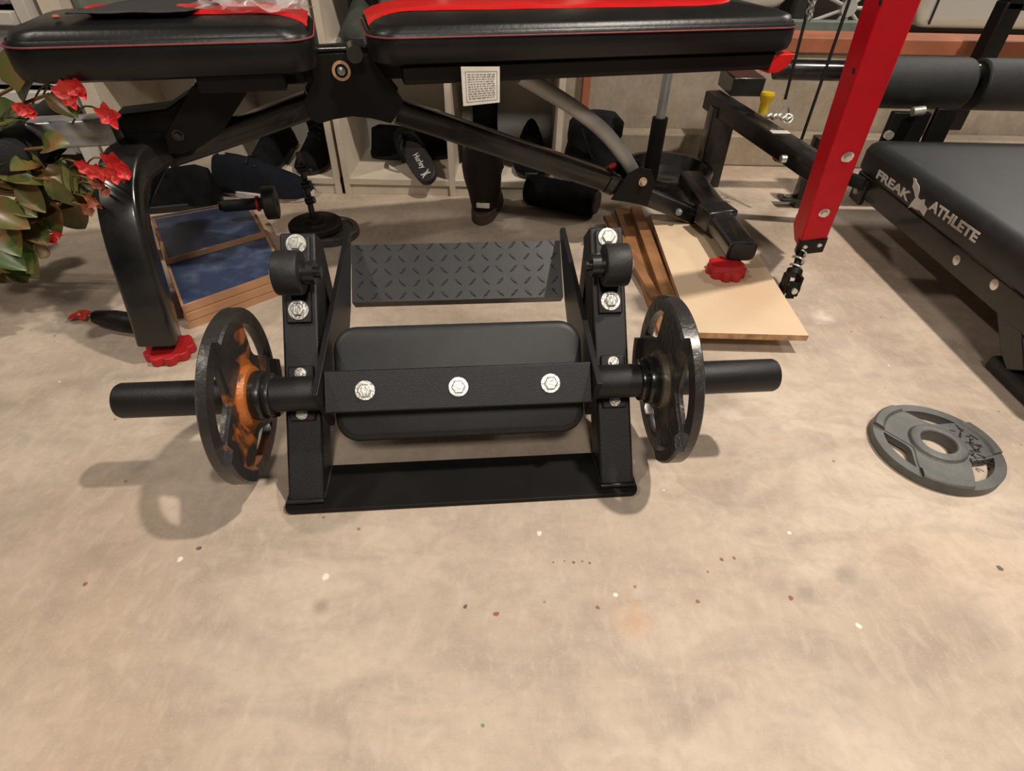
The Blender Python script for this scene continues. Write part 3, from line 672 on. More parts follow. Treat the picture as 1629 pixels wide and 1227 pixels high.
# long base rail running back from the red upright to the rear post
ra, rb = atz(1132, 158, .235), atz(1325, 285, .215)
bm = bmesh.new(); tube_rect(bm, [ra, rb], .05, .05, (1, 0, 0), .004); WP('base_rail', bm, M['gloss'], smooth=50)
q = ra.lerp(rb, .62); bm = bmesh.new(); q = atx(1250, 253, q.x - .026 + .01); d = (rb - ra).normalized(); sd = Vector((-1, 0, 0))
cyl(bm, q, q + sd * .012, .009, n=20); WP('bolt', bm, M['zinc'], smooth=40)
pz = ra + Vector((.01, .0, 0)); foot = atz(1126, 296)
bm = bmesh.new(); prism(bm, rrect(.036, .030, .004, 3, foot.x - .004, foot.y + .02), 0, .232, 'z'); WP('rear_post', bm, M['gloss'], smooth=50)
# square tube stub on top of the rail with pop pin and yellow knob
c = atz(1186, 150, .262); bm = bmesh.new(); box(bm, c.x - .055, c.x + .038, c.y - .03, c.y + .11, .262, .312); WP('stub_tube', bm, M['gloss'], bevel=.004)
c = atz(1213, 180, .265); bm = bmesh.new(); cyl(bm, c, c + Vector((0, 0, .046)), .012, n=24, rings=[(0, .012), (.55, .0125), (.75, .017), (1, .0185)]); cyl(bm, c + Vector((0, 0, .046)), c + Vector((0, 0, .05)), .017, n=24); e = WP('pull_knob', bm, M['yellow'], smooth=50); e['label'] = 'yellow pull knob'
bm = bmesh.new(); c = atz(1247, 180, .27); ring(bm, c, (.5, -1, .3), .014, .0175, .003, 28); ring(bm, c + Vector((.012, -.006, -.012)), (-.4, -1, .6), .010, .0125, .0025, 24); WP('ring', bm, M['zinc'], smooth=50)
bm = bmesh.new(); c = atz(1232, 188, .262)
for i, (dx, dy, r) in enumerate(((0, 0, .008), (.012, .004, .007), (-.012, .006, .006), (.02, -.012, .006), (.03, -.02, .005))): cyl(bm, c + Vector((dx - .008, dy, 0)), c + Vector((dx + .008, dy + .004, .008)), r, n=16, rings=[(0, r * .6), (.2, r), (.8, r), (1, r * .6)])
WP('snap_clip', bm, M['zinc'], smooth=50)
p = atz(1243, 208, .262); bm = bmesh.new(); box(bm, p.x - .025, p.x + .02, p.y - .012, p.y + .012, .2585, .2595); e = WP('paper_label', bm, M['paper']); e['label'] = 'small white label on the rail'
# foot flange at the red upright
c = atz(1258, 312, .03); bm = bmesh.new(); prism(bm, rrect(.035, .022, .008, 4, c.x, c.y), .02, .028, 'z'); prism(bm, rrect(.018, .018, .003, 3, c.x + .03, c.y), .0, .2, 'z'); WP('flange', bm, M['gloss'], bevel=.001)
bm = bmesh.new(); ring(bm, (c.x - .012, c.y, .028), (0, 0, 1), .005, .0095, .004, 20); WP('flange_washer', bm, M['steel'], smooth=50)
# red upright: square tube leaning toward the camera
top = CP + ray(1465, -80) * .735; bot = CP + ray(1293, 386) * 1.21
ad = (bot - top).normalized(); hw = .027
fx = Vector((1, 0, 0)); fx = (fx - ad * fx.dot(ad)).normalized(); fy = ad.cross(fx).normalized()
if fy.y < 0: fy = -fy
# near face centre line runs top -> bot ; tube body extends along +fy
rot = Matrix((fx, fy, ad)).transposed()
Mt = rot.to_4x4(); Mt.translation = top - fx * .0
Lr = (bot - top).length
bm = bmesh.new(); vs = box(bm, -hw, hw, 0, .058, 0, Lr, Mt)
RP = WP('red_upright', bm, M['redpaint'], bevel=.003); RP['label'] = 'glossy red square upright'
Mi_ = Mt.inverted()
def on_face(px, py):
    # hit the near face plane
    r = ray(px, py); n = -fy; k = (top - CP).dot(n) / r.dot(n); return Mi_ @ (CP + r * k)
def on_side(px, py):
    n = -fx; p0 = top - fx * hw; r = ray(px, py); k = (p0 - CP).dot(n) / r.dot(n); return Mi_ @ (CP + r * k)
def MtP(v): return Mt @ Vector(v)
for px, py in ((1348, 249), (1311, 338)):
    q = on_face(px, py); bm = bmesh.new(); cyl(bm, MtP((q.x, .001, q.z)), MtP((q.x, -.002, q.z)), .0105, n=24); cyl(bm, MtP((q.x, -.002, q.z)), MtP((q.x, -.007, q.z)), .0075, n=6); WP('bolt', bm, M['zinc'], smooth=30)
for px, py in ((1401, 4), (1358, 113)):
    q = on_side(px, py); bm = bmesh.new(); ring(bm, MtP((-hw - .0002, q.y, q.z)), -fx, .0001, .0045, .0006, 16); e = WP('bolt_hole', bm, M['rope'], RP)
q0 = Lr
q = on_face(1322, 322); lk = MtP((q.x, .05, q.z))
bm = bmesh.new(); tube_rect(bm, [rb, lk], .04, .04, (1, 0, 0), .004); WP('upright_link', bm, M['gloss'], smooth=50)
bm = bmesh.new(); tube_rect(bm, [ra.lerp(rb, max(0, min(1, (1.50 - ra.y) / (rb.y - ra.y)))) + Vector((0, 0, -.025)), Vector((X0 + .03, 1.49, .122))], .03, .03, (0, 1, 0), .004); WP('rail_link', bm, M['gloss'], smooth=50)
bm = bmesh.new(); box(bm, -hw - .001, hw + .001, -.0025, .012, q0 - .010, q0 + .034, Mt); eb = WP('end_bracket', bm, M['satin'], bevel=.002)
for x in (-.014, .015):
    bm = bmesh.new(); cyl(bm, MtP((x, -.002, q0 + .008)), MtP((x, -.006, q0 + .008)), .0058, n=20, rings=[(0, .0058), (.6, .005), (1, .002)]); WP('bracket_bolt', bm, M['zinc'], eb, smooth=40)
bm = bmesh.new(); pr_ = [(.0, q0 - .03), (.058, q0 - .03), (.058, q0 + .0), (.03, q0 + .018), (.012, q0 + .012)]
prism(bm, pr_, -hw, -hw + .004); bmesh.ops.transform(bm, matrix=Mt, verts=bm.verts); WP('side_lug', bm, M['redpaint'], RP)
# spring and clevis foot
se = CP + ray(1256, 457) * 1.235; sa = MtP((-.008, .022, q0 + .022)); sb = sa.lerp(se, .62)
bm = bmesh.new(); pts = []
dx, dy, dd = frame_of(sb - sa)
for i in range(61):
    t = i / 60; a = 2 * PI * 3.6 * t; pts.append(sa.lerp(sb, t) + (dx * math.cos(a) + dy * math.sin(a)) * .0125)
tube(bm, pts, .0026, 8); WP('spring', bm, M['zinc'], smooth=60)
bm = bmesh.new(); cyl(bm, sa - dd * .01, sb, .0075, n=16); cyl(bm, sb, sb + dd * .012, .0165, n=20); box(bm, se.x - .017, se.x - .012, se.y - .013, se.y + .013, se.z - .016, se.z + .03); box(bm, se.x + .012, se.x + .017, se.y - .013, se.y + .013, se.z - .016, se.z + .03); WP('clevis', bm, M['satin'], smooth=40)
bm = bmesh.new(); cyl(bm, (se.x - .018, se.y - .0, se.z), (se.x + .018, se.y, se.z), .0135, n=20); box(bm, se.x - .01, se.x + .01, se.y - .015, se.y - .0135, se.z - .02, se.z + .02); WP('roller_foot', bm, M['satin'], smooth=40)
bm = bmesh.new(); cyl(bm, (se.x + .004, se.y - .015, se.z), (se.x + .004, se.y - .020, se.z), .0065, n=18); WP('clevis_pin', bm, M['zinc'], smooth=40)
# rear cross tube and its foam rollers
YR = 1.66
l0, l1 = aty(1232, 113, YR), aty(1700, 118, YR); zc = (l0.z + l1.z) / 2
bm = bmesh.new(); rounded_cyl(bm, (l0.x, YR, zc), (l1.x, YR, zc), .024, .004); WP('cross_tube', bm, M['gloss'], smooth=40)
for (pa, pb) in ((1375, 1531), (1548, 1700)):
    a, b = aty(pa, 132, YR), aty(pb, 134, YR); z = aty(1480, 133, YR).z
    bm = bmesh.new(); ring(bm, (a.x, YR, z), (1, 0, 0), .026, .061, b.x - a.x, 40); e = WP('foam_roller', bm, M['foam'], bevel=.006)
a = aty(1493, 200, 1.60)
bm = bmesh.new(); box(bm, a.x - .03, a.x + .025, 1.585, 1.60, a.z - .10, a.z + .045); box(bm, a.x - .13, a.x - .03, 1.60, 1.62, a.z - .10, a.z + .03); WP('roller_bracket', bm, M['satin'], bevel=.003)
bm = bmesh.new(); q = aty(1460, 178, 1.58); cyl(bm, q - Vector((.014, 0, 0)), q + Vector((.014, 0, .004)), .011, n=20); WP('bracket_bolt', bm, M['zinc'], smooth=40)
bm = bmesh.new(); q = aty(1412, 214, 1.595); cyl(bm, q, q - Vector((0, .012, 0)), .011, n=20); WP('bolt', bm, M['zinc'], smooth=40)
# dark T-shaped handle far right
a = aty(1572, 50, 1.95); b = aty(1588, -30, 1.95)
bm = bmesh.new(); box(bm, a.x - .005, a.x + .045, 1.92, 1.97, .15, a.z + .075); box(bm, a.x - .0, a.x + .32, 1.92, 1.97, a.z + .055, a.z + .12); WP('rear_handle', bm, M['satin'], bevel=.004)
# cables
def cab(name, a, b, label):
    bm = bmesh.new(); tube(bm, [a, b], .0038, 10); o = WP(name, bm, M['rope'], smooth=60); return o
t1 = aty(1304, -60, 1.60); b1 = aty(1249, 158, 1.60); cab('cable', t1, b1, '')
t2 = aty(1372, -60, 1.55); b2 = aty(1275, 222, 1.55); cab('cable', t2, b2, '')
bm = bmesh.new(); c0 = aty(1300, -40, 1.58); c1 = aty(1287, 27, 1.58)
for i in range(8):
    p = c0.lerp(c1, i / 7); ring(bm, p, ((1, .2, 0) if i % 2 else (0, 1, .2)), .006, .0092, .0028, 14)
WP('chain', bm, M['steel'], smooth=50)

# ================================================================== BOARDS ON THE FLOOR, RIGHT
def slab(bm, cs, z0, z1):
    A = [bm.verts.new((p.x, p.y, z0)) for p in cs]; B = [bm.verts.new((p.x, p.y, z1)) for p in cs]
    bm.faces.new(A); bm.faces.new(B)
    for i in range(len(cs)): bm.faces.new((A[i], A[(i + 1) % len(cs)], B[(i + 1) % len(cs)], B[i]))
cs = [atz(1101, 529, PZ), atz(1287, 534, PZ), atz(1190, 378, PZ), atz(1034, 340, PZ)]
v1 = (cs[1] - cs[0]); side = (cs[3] - cs[0]); cs[2] = cs[1] + side * .97; 
bm = bmesh.new(); slab(bm, cs, PZ - .013, PZ); o = finish(bm, 'plywood_board', M['ply'], smooth=30); o.data.materials.append(M['plyedge'])
for f in o.data.polygons:
    if abs(f.normal.z) < .5: f.material_index = 1
recenter(o); tag(o, 'pale birch plywood board under the right foot of the weight bench', 'board')
def bar_between(name, pa, pb, z0, z1, w, label, mt='timber'):
    d = (pb - pa).normalized(); s = Vector((-d.y, d.x, 0)) * w
    bm = bmesh.new(); slab(bm, [pa, pb, pb + s, pa + s], z0, z1); o = finish(bm, name, M[mt], bevel=.0015); recenter(o); return tag(o, label, 'board')
g0 = 'brown boards beside the plywood'
bar_between('timber_board', atz(1098, 530, .030), atz(1020, 330, .030), .012, .032, .03, 'brown timber board nearest to the plywood edge, beneath the plywood').__setitem__('group', g0)
bar_between('timber_board', atz(1090, 528, .012), atz(1008, 332, .012), 0, .012, .055, 'wide brown timber board flat on the floor, lowest of the brown boards').__setitem__('group', g0)
bar_between('timber_board', atz(1052, 470, .024), atz(972, 342, .024), .013, .024, .022, 'narrow brown timber board splayed away from the plywood, leftmost of the brown boards').__setitem__('group', g0)
bar_between('timber_support', atz(1170, 500, 0), atz(1120, 400, 0), 0, PZ - .0135, -.04, 'timber block hidden in shadow beneath the plywood board')

# ================================================================== BLUE BOARDS, LEFT
M['boardedge'] = mat('pale_board_edge', (.52, .29, .16), .6, col2=(.40, .21, .11), scale=12)
def blue_top(bm, z):
    bm.faces.ensure_lookup_table(); bm.normal_update()
    tf = max(bm.faces, key=lambda f: f.calc_center_median().z)
    bmesh.ops.inset_region(bm, faces=[tf], thickness=.008); tf.material_index = 1
zb = .052
cs = [atz(286, 490, zb), atz(452, 432, zb), atz(395, 318, zb + .0), atz(236, 346, zb)]
e_s = cs[1] - cs[0]
dside = (cs[3] - cs[0]); 
for k, z in enumerate((.0, .0175, .035)):
    sh = Vector((.004 * (k % 2), .003 * k, 0)); q = [c + sh for c in (cs[0], cs[1], cs[1] + (cs[2] - cs[1]) * 1.0, cs[3])]
    bm = bmesh.new(); slab(bm, q, z, z + .0160); (blue_top(bm, z) if k == 2 else None); o = finish(bm, 'blue_board', M['boardedge'])
    o.data.materials.append(M['blue'])
    recenter(o); tag(o, ('bottom wooden board of the stack by the left bench leg', 'middle wooden board of the stack by the left bench leg', 'scuffed blue-topped board, front one on the stack by the left bench leg')[k], 'board', 'boards stacked by the left bench leg')
up1 = [atz(262, 410, zb + .018), atz(420, 366, zb + .018), atz(392, 318, zb + .018), atz(240, 345, zb + .018)]
bm = bmesh.new(); slab(bm, up1, zb, zb + .012); blue_top(bm, 0); o = finish(bm, 'blue_board', M['boardedge']); o.data.materials.append(M['blue'])
recenter(o); tag(o, 'short scuffed blue-topped board, rear and topmost of the stack by the left bench leg', 'board', 'boards stacked by the left bench leg')

# ================================================================== SHELVES
YS = 1.67; YB = 1.98
def shelf(name, xs, label, zt=1.06, rows=(.0, .36, .70)):
    r = thing(name, (xs[0], YS, 0), label, 'shelf')
    bm = bmesh.new(); box(bm, xs[0], xs[-1], YS, YB, .03, .048); box(bm, xs[0], xs[-1], YS + .004, YS + .02, 0, .03); finish(bm, 'bottom_board', M['whiteedge'], r, bevel=.001, world=True)
    for z in (.375, .71, 1.05): bm = bmesh.new(); box(bm, xs[0], xs[-1], YS, YB, z, z + .018); finish(bm, 'shelf_board', M['white'], r, bevel=.001, world=True)
    for i, x in enumerate(xs):
        th = .018; a = x if i == 0 else (x - th if i == len(xs) - 1 else x - th / 2)
        if i == 0 and x < -1: th = .055
        bm = bmesh.new(); box(bm, a, a + th, YS - .001, YB, .0, 1.068); finish(bm, 'side_panel' if i in (0, len(xs) - 1) else 'divider', M['whiteedge'], r, bevel=.001, world=True)
    bm = bmesh.new(); box(bm, xs[0], xs[-1], YB, YB + .006, 0, 1.06); finish(bm, 'back_panel', M['ply'] if False else M['white'], r, world=True)
    return r
shelf('cube_shelf', (-.518, -.192, .128), 'white cube shelf full of shoes behind the centre of the weight bench')
shelf('cube_shelf', (-1.205, -.86, -.528), 'white cube shelf behind the seat end of the weight bench, left of the other shelf')
# clear drawer tower at far left
dt = thing('drawer_tower', (-1.42, 1.64, 0), 'white plastic drawer tower with mauve contents, far left corner behind the plant', 'drawers')
bm = bmesh.new()
for x in (-1.63, -1.25): box(bm, x, x + .032, 1.64, 1.98, 0, .86)
box(bm, -1.63, -1.218, 1.97, 1.98, 0, .86); box(bm, -1.63, -1.218, 1.64, 1.98, .84, .86); box(bm, -1.6, -1.25, 1.64, 1.98, .0, .03); finish(bm, 'tower_frame', M['white'], dt, bevel=.003, world=True)
for i in range(4):
    z = .11 + (i - 0) * .18
    bm = bmesh.new(); box(bm, -1.595, -1.252, 1.645, 1.96, z, z + .15); dr = finish(bm, 'drawer', M['greyplastic'], dt, bevel=.008, world=True)
    bm = bmesh.new(); box(bm, -1.595, -1.252, 1.625, 1.65, z + .138, z + .168); finish(bm, 'drawer_lip', M['white'], dr, bevel=.003, world=True)
    bm = bmesh.new(); box(bm, -1.575, -1.268, 1.6425, 1.6455, z + .0, z + .115); finish(bm, 'drawer_window', M['purple'] if i > 1 else M['greyplastic'], dr, bevel=.004, world=True)
bm = bmesh.new(); box(bm, -1.146, -.885, 1.71, 1.93, .3935, .56); ob = finish(bm, 'storage_box', M['greengrey'], bevel=.006); recenter(ob); tag(ob, 'grey-green storage box on the shelf beyond the far end of the seat pad', 'box')

# ================================================================== SHOES
def shoe(name, loc, yaw, L, label, mt, sole, group=None, high=0.0, tilt=0.0, cat='shoe', laces=True, w=1.0):
    r = thing(name, loc, label, cat, yaw, group)
    if tilt: r.matrix_basis = r.matrix_basis @ Matrix.Rotation(tilt, 4, 'Y')
    W_ = L * .19 * w
    st = [(-.5, .55, .02), (-.46, .78, .30), (-.36, .86, .34), (-.2, .80, .33), (0, .84, .30), (.15, .96, .24), (.3, 1.0, .19), (.42, .82, .15), (.49, .5, .11), (.5, .2, .04)]
    rg = []
    for x, ww, h in st:
        n = 16; hh = h * L; pts = []
        for i in range(n):
            a = 2 * PI * i / n; y = W_ * ww * math.cos(a) * (1 if math.sin(a) < 0 else (1 - .35 * math.sin(a))); z = .014 + (hh * math.sin(a) if math.sin(a) > 0 else .006 * math.sin(a)); pts.append((x * L, y, z))
        rg.append(pts)
    bm = bmesh.new(); loft(bm, rg); finish(bm, 'upper', mt, r, smooth=60)
    n = 24; pts = []
    for i in range(n * 2):
        a = 2 * PI * i / (n * 2); x = math.cos(a) * L * .515; k = .80 + .24 * math.cos(a) if abs(math.cos(a)) < 1 else 1; pts.append((x, W_ * 1.08 * math.sin(a) * min(1.05, (.86 + .16 * math.cos(a))) / max(.55, abs(math.sin(a))) ** .35))
    bm = bmesh.new(); prism(bm, pts, 0, .02, 'z'); finish(bm, 'sole', sole, r, bevel=.003)
    if high:
        rg = []
        for t in range(6):
            z = L * .18 + high * t / 5; k = 1 - .08 * math.sin(t / 5 * PI); rg.append([(-.30 * L + math.cos(a) * L * .18 * k, math.sin(a) * W_ * .85 * k, z) for a in [2 * PI * i / 20 for i in range(20)]])
        bm = bmesh.new(); loft(bm, rg); finish(bm, 'shaft', mt, r, smooth=60)
    if laces:
        bm = bmesh.new()
        for i in range(4):
            x = L * (-.08 + .075 * i); z = L * (.325 - .035 * i) + .012
            tube(bm, [(x, -W_ * .4, z - .012), (x, 0, z), (x, W_ * .4, z - .012)], .0028, 6)
        finish(bm, 'laces', M['rope'], r, smooth=60)
    return r
gs = 'shoes in and around the shelves'
shoe('hiking_boot', (-.43, 1.80, .394), -PI / 2 + .1, .28, 'dark olive hiking boot on the shelf between the two bench pads, left one', M['olive'], M['rubber'], gs, high=.07)
shoe('hiking_boot', (-.30, 1.80, .394), -PI / 2 - .1, .28, 'dark olive hiking boot on the shelf between the two bench pads, right one', M['olive'], M['rubber'], gs, high=.07)
shoe('slipper', (-.345, 1.875, .049), .1, .25, 'black slipper lying across the back of the open cube under the pivot', M['fabric'], M['rubber'], gs, laces=False)
# flip flop leaning out of the cube, printed insole
ff = thing('flip_flop', (-.27, 1.70, .049), 'black flip-flop with white script on its insole, standing in the cube beneath the bench beam', 'sandal', 0)
tp = aty(648, 225, 1.80); bo = atz(689, 292, .052)
axz = (tp - bo).normalized(); L_ = .255; sx_ = Vector((0, -1, 0)); ny = Vector((-.05, -.88, .47)); ny = (ny - axz * ny.dot(axz)).normalized(); sxx = axz.cross(ny).normalized()
FM = Matrix((sxx, axz, ny)).transposed().to_4x4(); FM.translation = bo
pts = []
for i in range(40):
    a = 2 * PI * i / 40; y = .5 + .5 * math.sin(a); w = .043 * (1 - .22 * math.sin(PI * min(1, max(0, y * 1.1 - .05)) ** 1.0) + .1 * y) 
    pts.append((w * math.cos(a) / max(.5, abs(math.cos(a))) ** .3, y * L_))
bm = bmesh.new(); prism(bm, pts, 0, .018, 'z'); bmesh.ops.transform(bm, matrix=FM, verts=bm.verts); fs = finish(bm, 'sole', M['rubber'], ff, bevel=.003, world=True)
bm = bmesh.new(); 
for sgn in (-1, 1): tube(bm, smooth_path([FM @ Vector(p) for p in ((sgn * .038, .12, .016), (sgn * .03, .155, .045), (0, .20, .035), (0, .205, .016))], 5), .007, 8)
finish(bm, 'strap', M['fabric'], ff, smooth=60, world=True)
tx = Matrix.Translation((.002, .088, .0186)) @ Matrix.Rotation(-PI / 2, 4, 'Z')
t = text_mesh('insole_print', 'Hurley', .024, M['lettering'], None, ff.matrix_basis.inverted() @ FM @ tx, ext=.0002, bold=.0003, shear=.2); t.parent = ff
tx = Matrix.Translation((.0, .030, .0186)) @ Matrix.Rotation(-PI / 2, 4, 'Z')
t = text_mesh('insole_print', ')(', .028, M['lettering'], None, ff.matrix_basis.inverted() @ FM @ tx, ext=.0002, bold=.0014, spacing=.8); t.parent = ff
# tall boot seen from behind, standing on the floor
p = atz(772, 352); 
tb_ = thing('work_boot', (p.x - .005, p.y + .03, 0), 'worn black boot with a tan heel tab, standing on the floor before the shelf', 'boot', 1.45, gs)
rg = []
for x, y0, rx, ry, z in ((.02, 0, .06, .034, .012), (.015, 0, .058, .038, .04), (.01, 0, .055, .045, .075), (.0, .002, .052, .051, .11), (-.002, .004, .052, .053, .145), (-.004, .002, .052, .047, .175), (-.004, 0, .053, .045, .20), (-.004, 0, .047, .039, .202), (-.004, 0, .04, .034, .18)):
    rg.append([(x + rx * math.cos(a), y0 + ry * math.sin(a), z) for a in [2 * PI * i / 28 for i in range(28)]])
bm = bmesh.new(); loft(bm, rg); finish(bm, 'shaft', M['leather'], tb_, smooth=50)
rg = []
for x, ww, h in ((.0, .8, .09), (.045, .95, .085), (.08, 1.0, .06), (.105, .8, .05), (.12, .4, .03)): rg.append([(x, .045 * ww * math.cos(a), .014 + h * max(-.05, math.sin(a))) for a in [2 * PI * i / 20 for i in range(20)]])
bm = bmesh.new(); loft(bm, rg); finish(bm, 'toe', M['leather'], tb_, smooth=50)
bm = bmesh.new(); prism(bm, [(x * .092 + .03, y * .040 * (1 if x > 0 else .92)) for x, y in [(math.copysign(abs(math.cos(a)) ** .8, math.cos(a)), math.sin(a)) for a in [2 * PI * i / 32 for i in range(32)]]], 0, .03, 'z'); finish(bm, 'sole', M['brownsole'], tb_, bevel=.003)
bm = bmesh.new(); box(bm, -.050, -.041, -.024, .012, .046, .058); e = finish(bm, 'heel_tab', M['paper'], tb_, bevel=.001); e['label'] = 'tan heel tab'
shoe('sneaker', (.045, 1.83, .049), -PI / 2, .28, 'black shoe in the cube right of the standing boot', M['fabric'], M['rubber'], gs)
shoe('work_boot', (-.095, 1.825, .049), -PI / 2 + .1, .26, 'black boot at the front of the right cube, just beneath the paper tag', M['fabric'], M['rubber'], gs, high=.13)
# second dark boot and bag leaning on the wall right of the shelf
bgp = thing('duffel_bag', (.245, 1.86, 0), 'black slouched fabric bag against the concrete wall right of the shelf', 'bag', .1)
rg = []
for z, rx, ry, ox in ((0, .085, .09, 0), (.03, .095, .10, 0), (.08, .09, .095, -.005), (.11, .075, .08, -.01), (.135, .085, .075, .0), (.17, .085, .07, .005), (.195, .06, .04, 0)):
    rg.append([(ox + rx * math.cos(a) * (1 + .05 * math.sin(3 * a + z * 30)), ry * math.sin(a) * (1 + .08 * math.cos(4 * a)), z) for a in [2 * PI * i / 32 for i in range(32)]])
bm = bmesh.new(); loft(bm, rg); finish(bm, 'bag_body', M['fabric'], bgp, smooth=60)
bm = bmesh.new(); tube(bm, smooth_path([(-.06, -.07, .17), (-.03, -.09, .10), (.02, -.10, .03)], 6), .004, 6); finish(bm, 'bag_strap', M['navy'], bgp, smooth=60)
# black roll on the floor with brown end
a, b = atz(838, 322, .0), atz(945, 345, .0); a.y += .0; b.y += .0
rr = .042; d = (b - a).normalized(); a -= d * .0
rb_ = thing('foam_roll', (a + b) / 2, 'black cylindrical roll with a brown end lying on the floor under the bench beam', 'roll')
bm = bmesh.new(); rounded_cyl(bm, a + Vector((0, 0, rr)), b + Vector((0, 0, rr)), rr, .012); finish(bm, 'roll_cover', M['fabric'], rb_, smooth=50, world=True)
bm = bmesh.new(); cyl(bm, b + Vector((0, 0, rr)) - d * .002, b + Vector((0, 0, rr)) + d * .006, rr * .72, n=24); finish(bm, 'end_plug', M['brownsole'], rb_, smooth=50, world=True)
# sneakers with white trim, left
p = atz(455, 312); shoe('sneaker', (p.x - .065, p.y + .015, .0), -.16, .30, 'large navy sneaker with white sole edge between the blue boards and the shelf', M['navy'], M['offwhite'], gs, w=1.05)
p = atz(300, 270); shoe('sneaker', (-1.0, 1.555, .0), -2.9, .29, 'black shoe behind the blue boards, under the seat bracket', M['fabric'], M['rubber'], gs)
p = atz(400, 250); shoe('sneaker', (-.77, 1.82, .049), -PI / 2, .27, 'black shoe with glossy strap inside the cube left of the double panel', M['fabric'], M['rubber'], gs)
shoe('sneaker', (-.63, 1.82, .049), -PI / 2, .27, 'black shoe inside the left shelf right against the double panel', M['fabric'], M['rubber'], gs, high=.05)
# dark roller device on the blue board
p = atz(432, 335, .085)
dv = thing('ab_roller', (p.x, p.y, .07), 'black wheel roller with handles lying at the corner of the blue boards', 'exercise roller', .25)
bm = bmesh.new(); ring(bm, (-.012, 0, .035), (1, 0, 0), .008, .040, .03, 32); finish(bm, 'wheel', M['rubber'], dv, bevel=.004)
bm = bmesh.new(); cyl(bm, (-.11, 0, .035), (.0, 0, .035), .014, n=20); finish(bm, 'handle', M['foam'], dv, smooth=50, bevel=.003)
bm = bmesh.new(); cyl(bm, (-.112, 0, .035), (-.116, 0, .035), .011, n=20); finish(bm, 'handle_cap', M['gloss'], dv, smooth=50)
bm = bmesh.new(); cyl(bm, (-.03, 0, .035), (-.024, 0, .035), .018, n=20); e = finish(bm, 'ring_collar', M['redrubber'], dv, smooth=50)
# stack of two small plates with a dark stand rising from them
c = atz(512, 376, .0); c.z = 0
gp_ = 'small rusty plates behind the left upright'
for k, (dx, dy, R, th, lab) in enumerate(((.022, .008, .075, .022, 'small rusty iron plate on the floor behind the left upright, lower of the two'), (-.01, 0.0, .068, .018, 'small dull iron plate behind the left upright, upper of the two'))):
    bm = bmesh.new(); prof = [(.013, 0), (R - .003, 0), (R, .003), (R, th - .003), (R - .003, th), (R * .82, th), (R * .78, th - .004), (.032, th - .004), (.028, th), (.013, th)]
    n = 56; Rg = [[bm.verts.new((r * math.cos(2 * PI * i / n), r * math.sin(2 * PI * i / n), z)) for i in range(n)] for r, z in prof]
    for q in range(len(Rg)):
        A_1, B_1 = Rg[q], Rg[(q + 1) % len(Rg)]
        for i in range(n): bm.faces.new((A_1[i], A_1[(i + 1) % n], B_1[(i + 1) % n], B_1[i]))
    o = finish(bm, 'small_plate', M['leather'] if k else M['cast'], smooth=35); o.location = (c.x + dx, c.y + dy, .0225 * k); tag(o, lab, 'weight plate', gp_)
st = thing('dumbbell_stand', (c.x - .012, c.y, .0405), 'thin dark upright stand with knobs rising from the small plates behind the left upright', 'stand')
bm = bmesh.new(); cyl(bm, (0, 0, 0), (0, 0, .175), .0075, n=16); cyl(bm, (0, 0, 0), (0, 0, .008), .022, n=24); finish(bm, 'rod', M['gloss'], st, smooth=40)
for z in (.06, .10, .14):
    bm = bmesh.new(); cyl(bm, (-.004, -.012, z), (.018, -.012, z + .004), .009, n=12); finish(bm, 'knob', M['gloss'], st, smooth=40)
# round stool base with gas lift
bs = thing('stool_base', (.455, 1.73, 0), 'round black base with a gas lift column behind the bench cross bar', 'stool')
bm = bmesh.new(); cyl(bm, (0, 0, 0), (0, 0, .085), .13, n=56, rings=[(0, .122), (.5, .134), (.9, .138), (1, .134), (.98, .124), (.6, .112), (.5, .05), (.62, .03)]); finish(bm, 'disc_base', M['gloss'], bs, smooth=35)
bm = bmesh.new(); cyl(bm, (-.05, -.02, .04), (-.05, -.02, .225), .022, n=32); finish(bm, 'gas_column', M['satin'], bs, smooth=40)
bm = bmesh.new(); cyl(bm, (-.05, -.02, .225), (-.05, -.02, .40), .013, n=28); finish(bm, 'chrome_rod', M['steel'], bs, smooth=40)
bm = bmesh.new(); cyl(bm, (-.05, -.02, .40), (-.05, -.02, .415), .03, n=32); finish(bm, 'column_cap', M['satin'], bs, bevel=.003)

# ================================================================== ON THE SEAT PAD
def pw(s, t, z): return E1 * s + E2 * (T0 + t) + Vector((0, 0, z))
bm = bmesh.new(); n = 14; rows = []
for i in range(n + 1):
    for_j = []
    for j in range(9):
        s = -.40 + .17 * i / n + .06 * j / 8; t = -.088 + .16 * j / 8 ; z = .5385 + .004 * math.sin(i * .35) * (j / 8) + .0006 * math.sin(j * 1.3 + i)
        for_j.append(bm.verts.new(pw(s, t, z)))
    rows.append(for_j)
for a, b in zip(rows, rows[1:]):
    for j in range(8): bm.faces.new((a[j], a[j + 1], b[j + 1], b[j]))
o = finish(bm, 'foam_sheet', M['sheet'], smooth=60); md = o.modifiers.new('thick', 'SOLIDIFY'); md.thickness = .002; recenter(o); tag(o, 'thin dark grey sheet lying on the bench seat pad', 'foam sheet')
bm = bmesh.new(); rg = []
for k in range(7):
    z = .5335 + .0075 * k; r = (.085, .10, .11, .105, .09, .06, .02)[k]
    rg.append([pw(-.47 + .17 * 0 + .13 + r * 1.2 * math.cos(a), .055 + r * .55 * math.sin(a), z) for a in [2 * PI * i / 24 for i in range(24)]])
bm.free(); bm = bmesh.new()
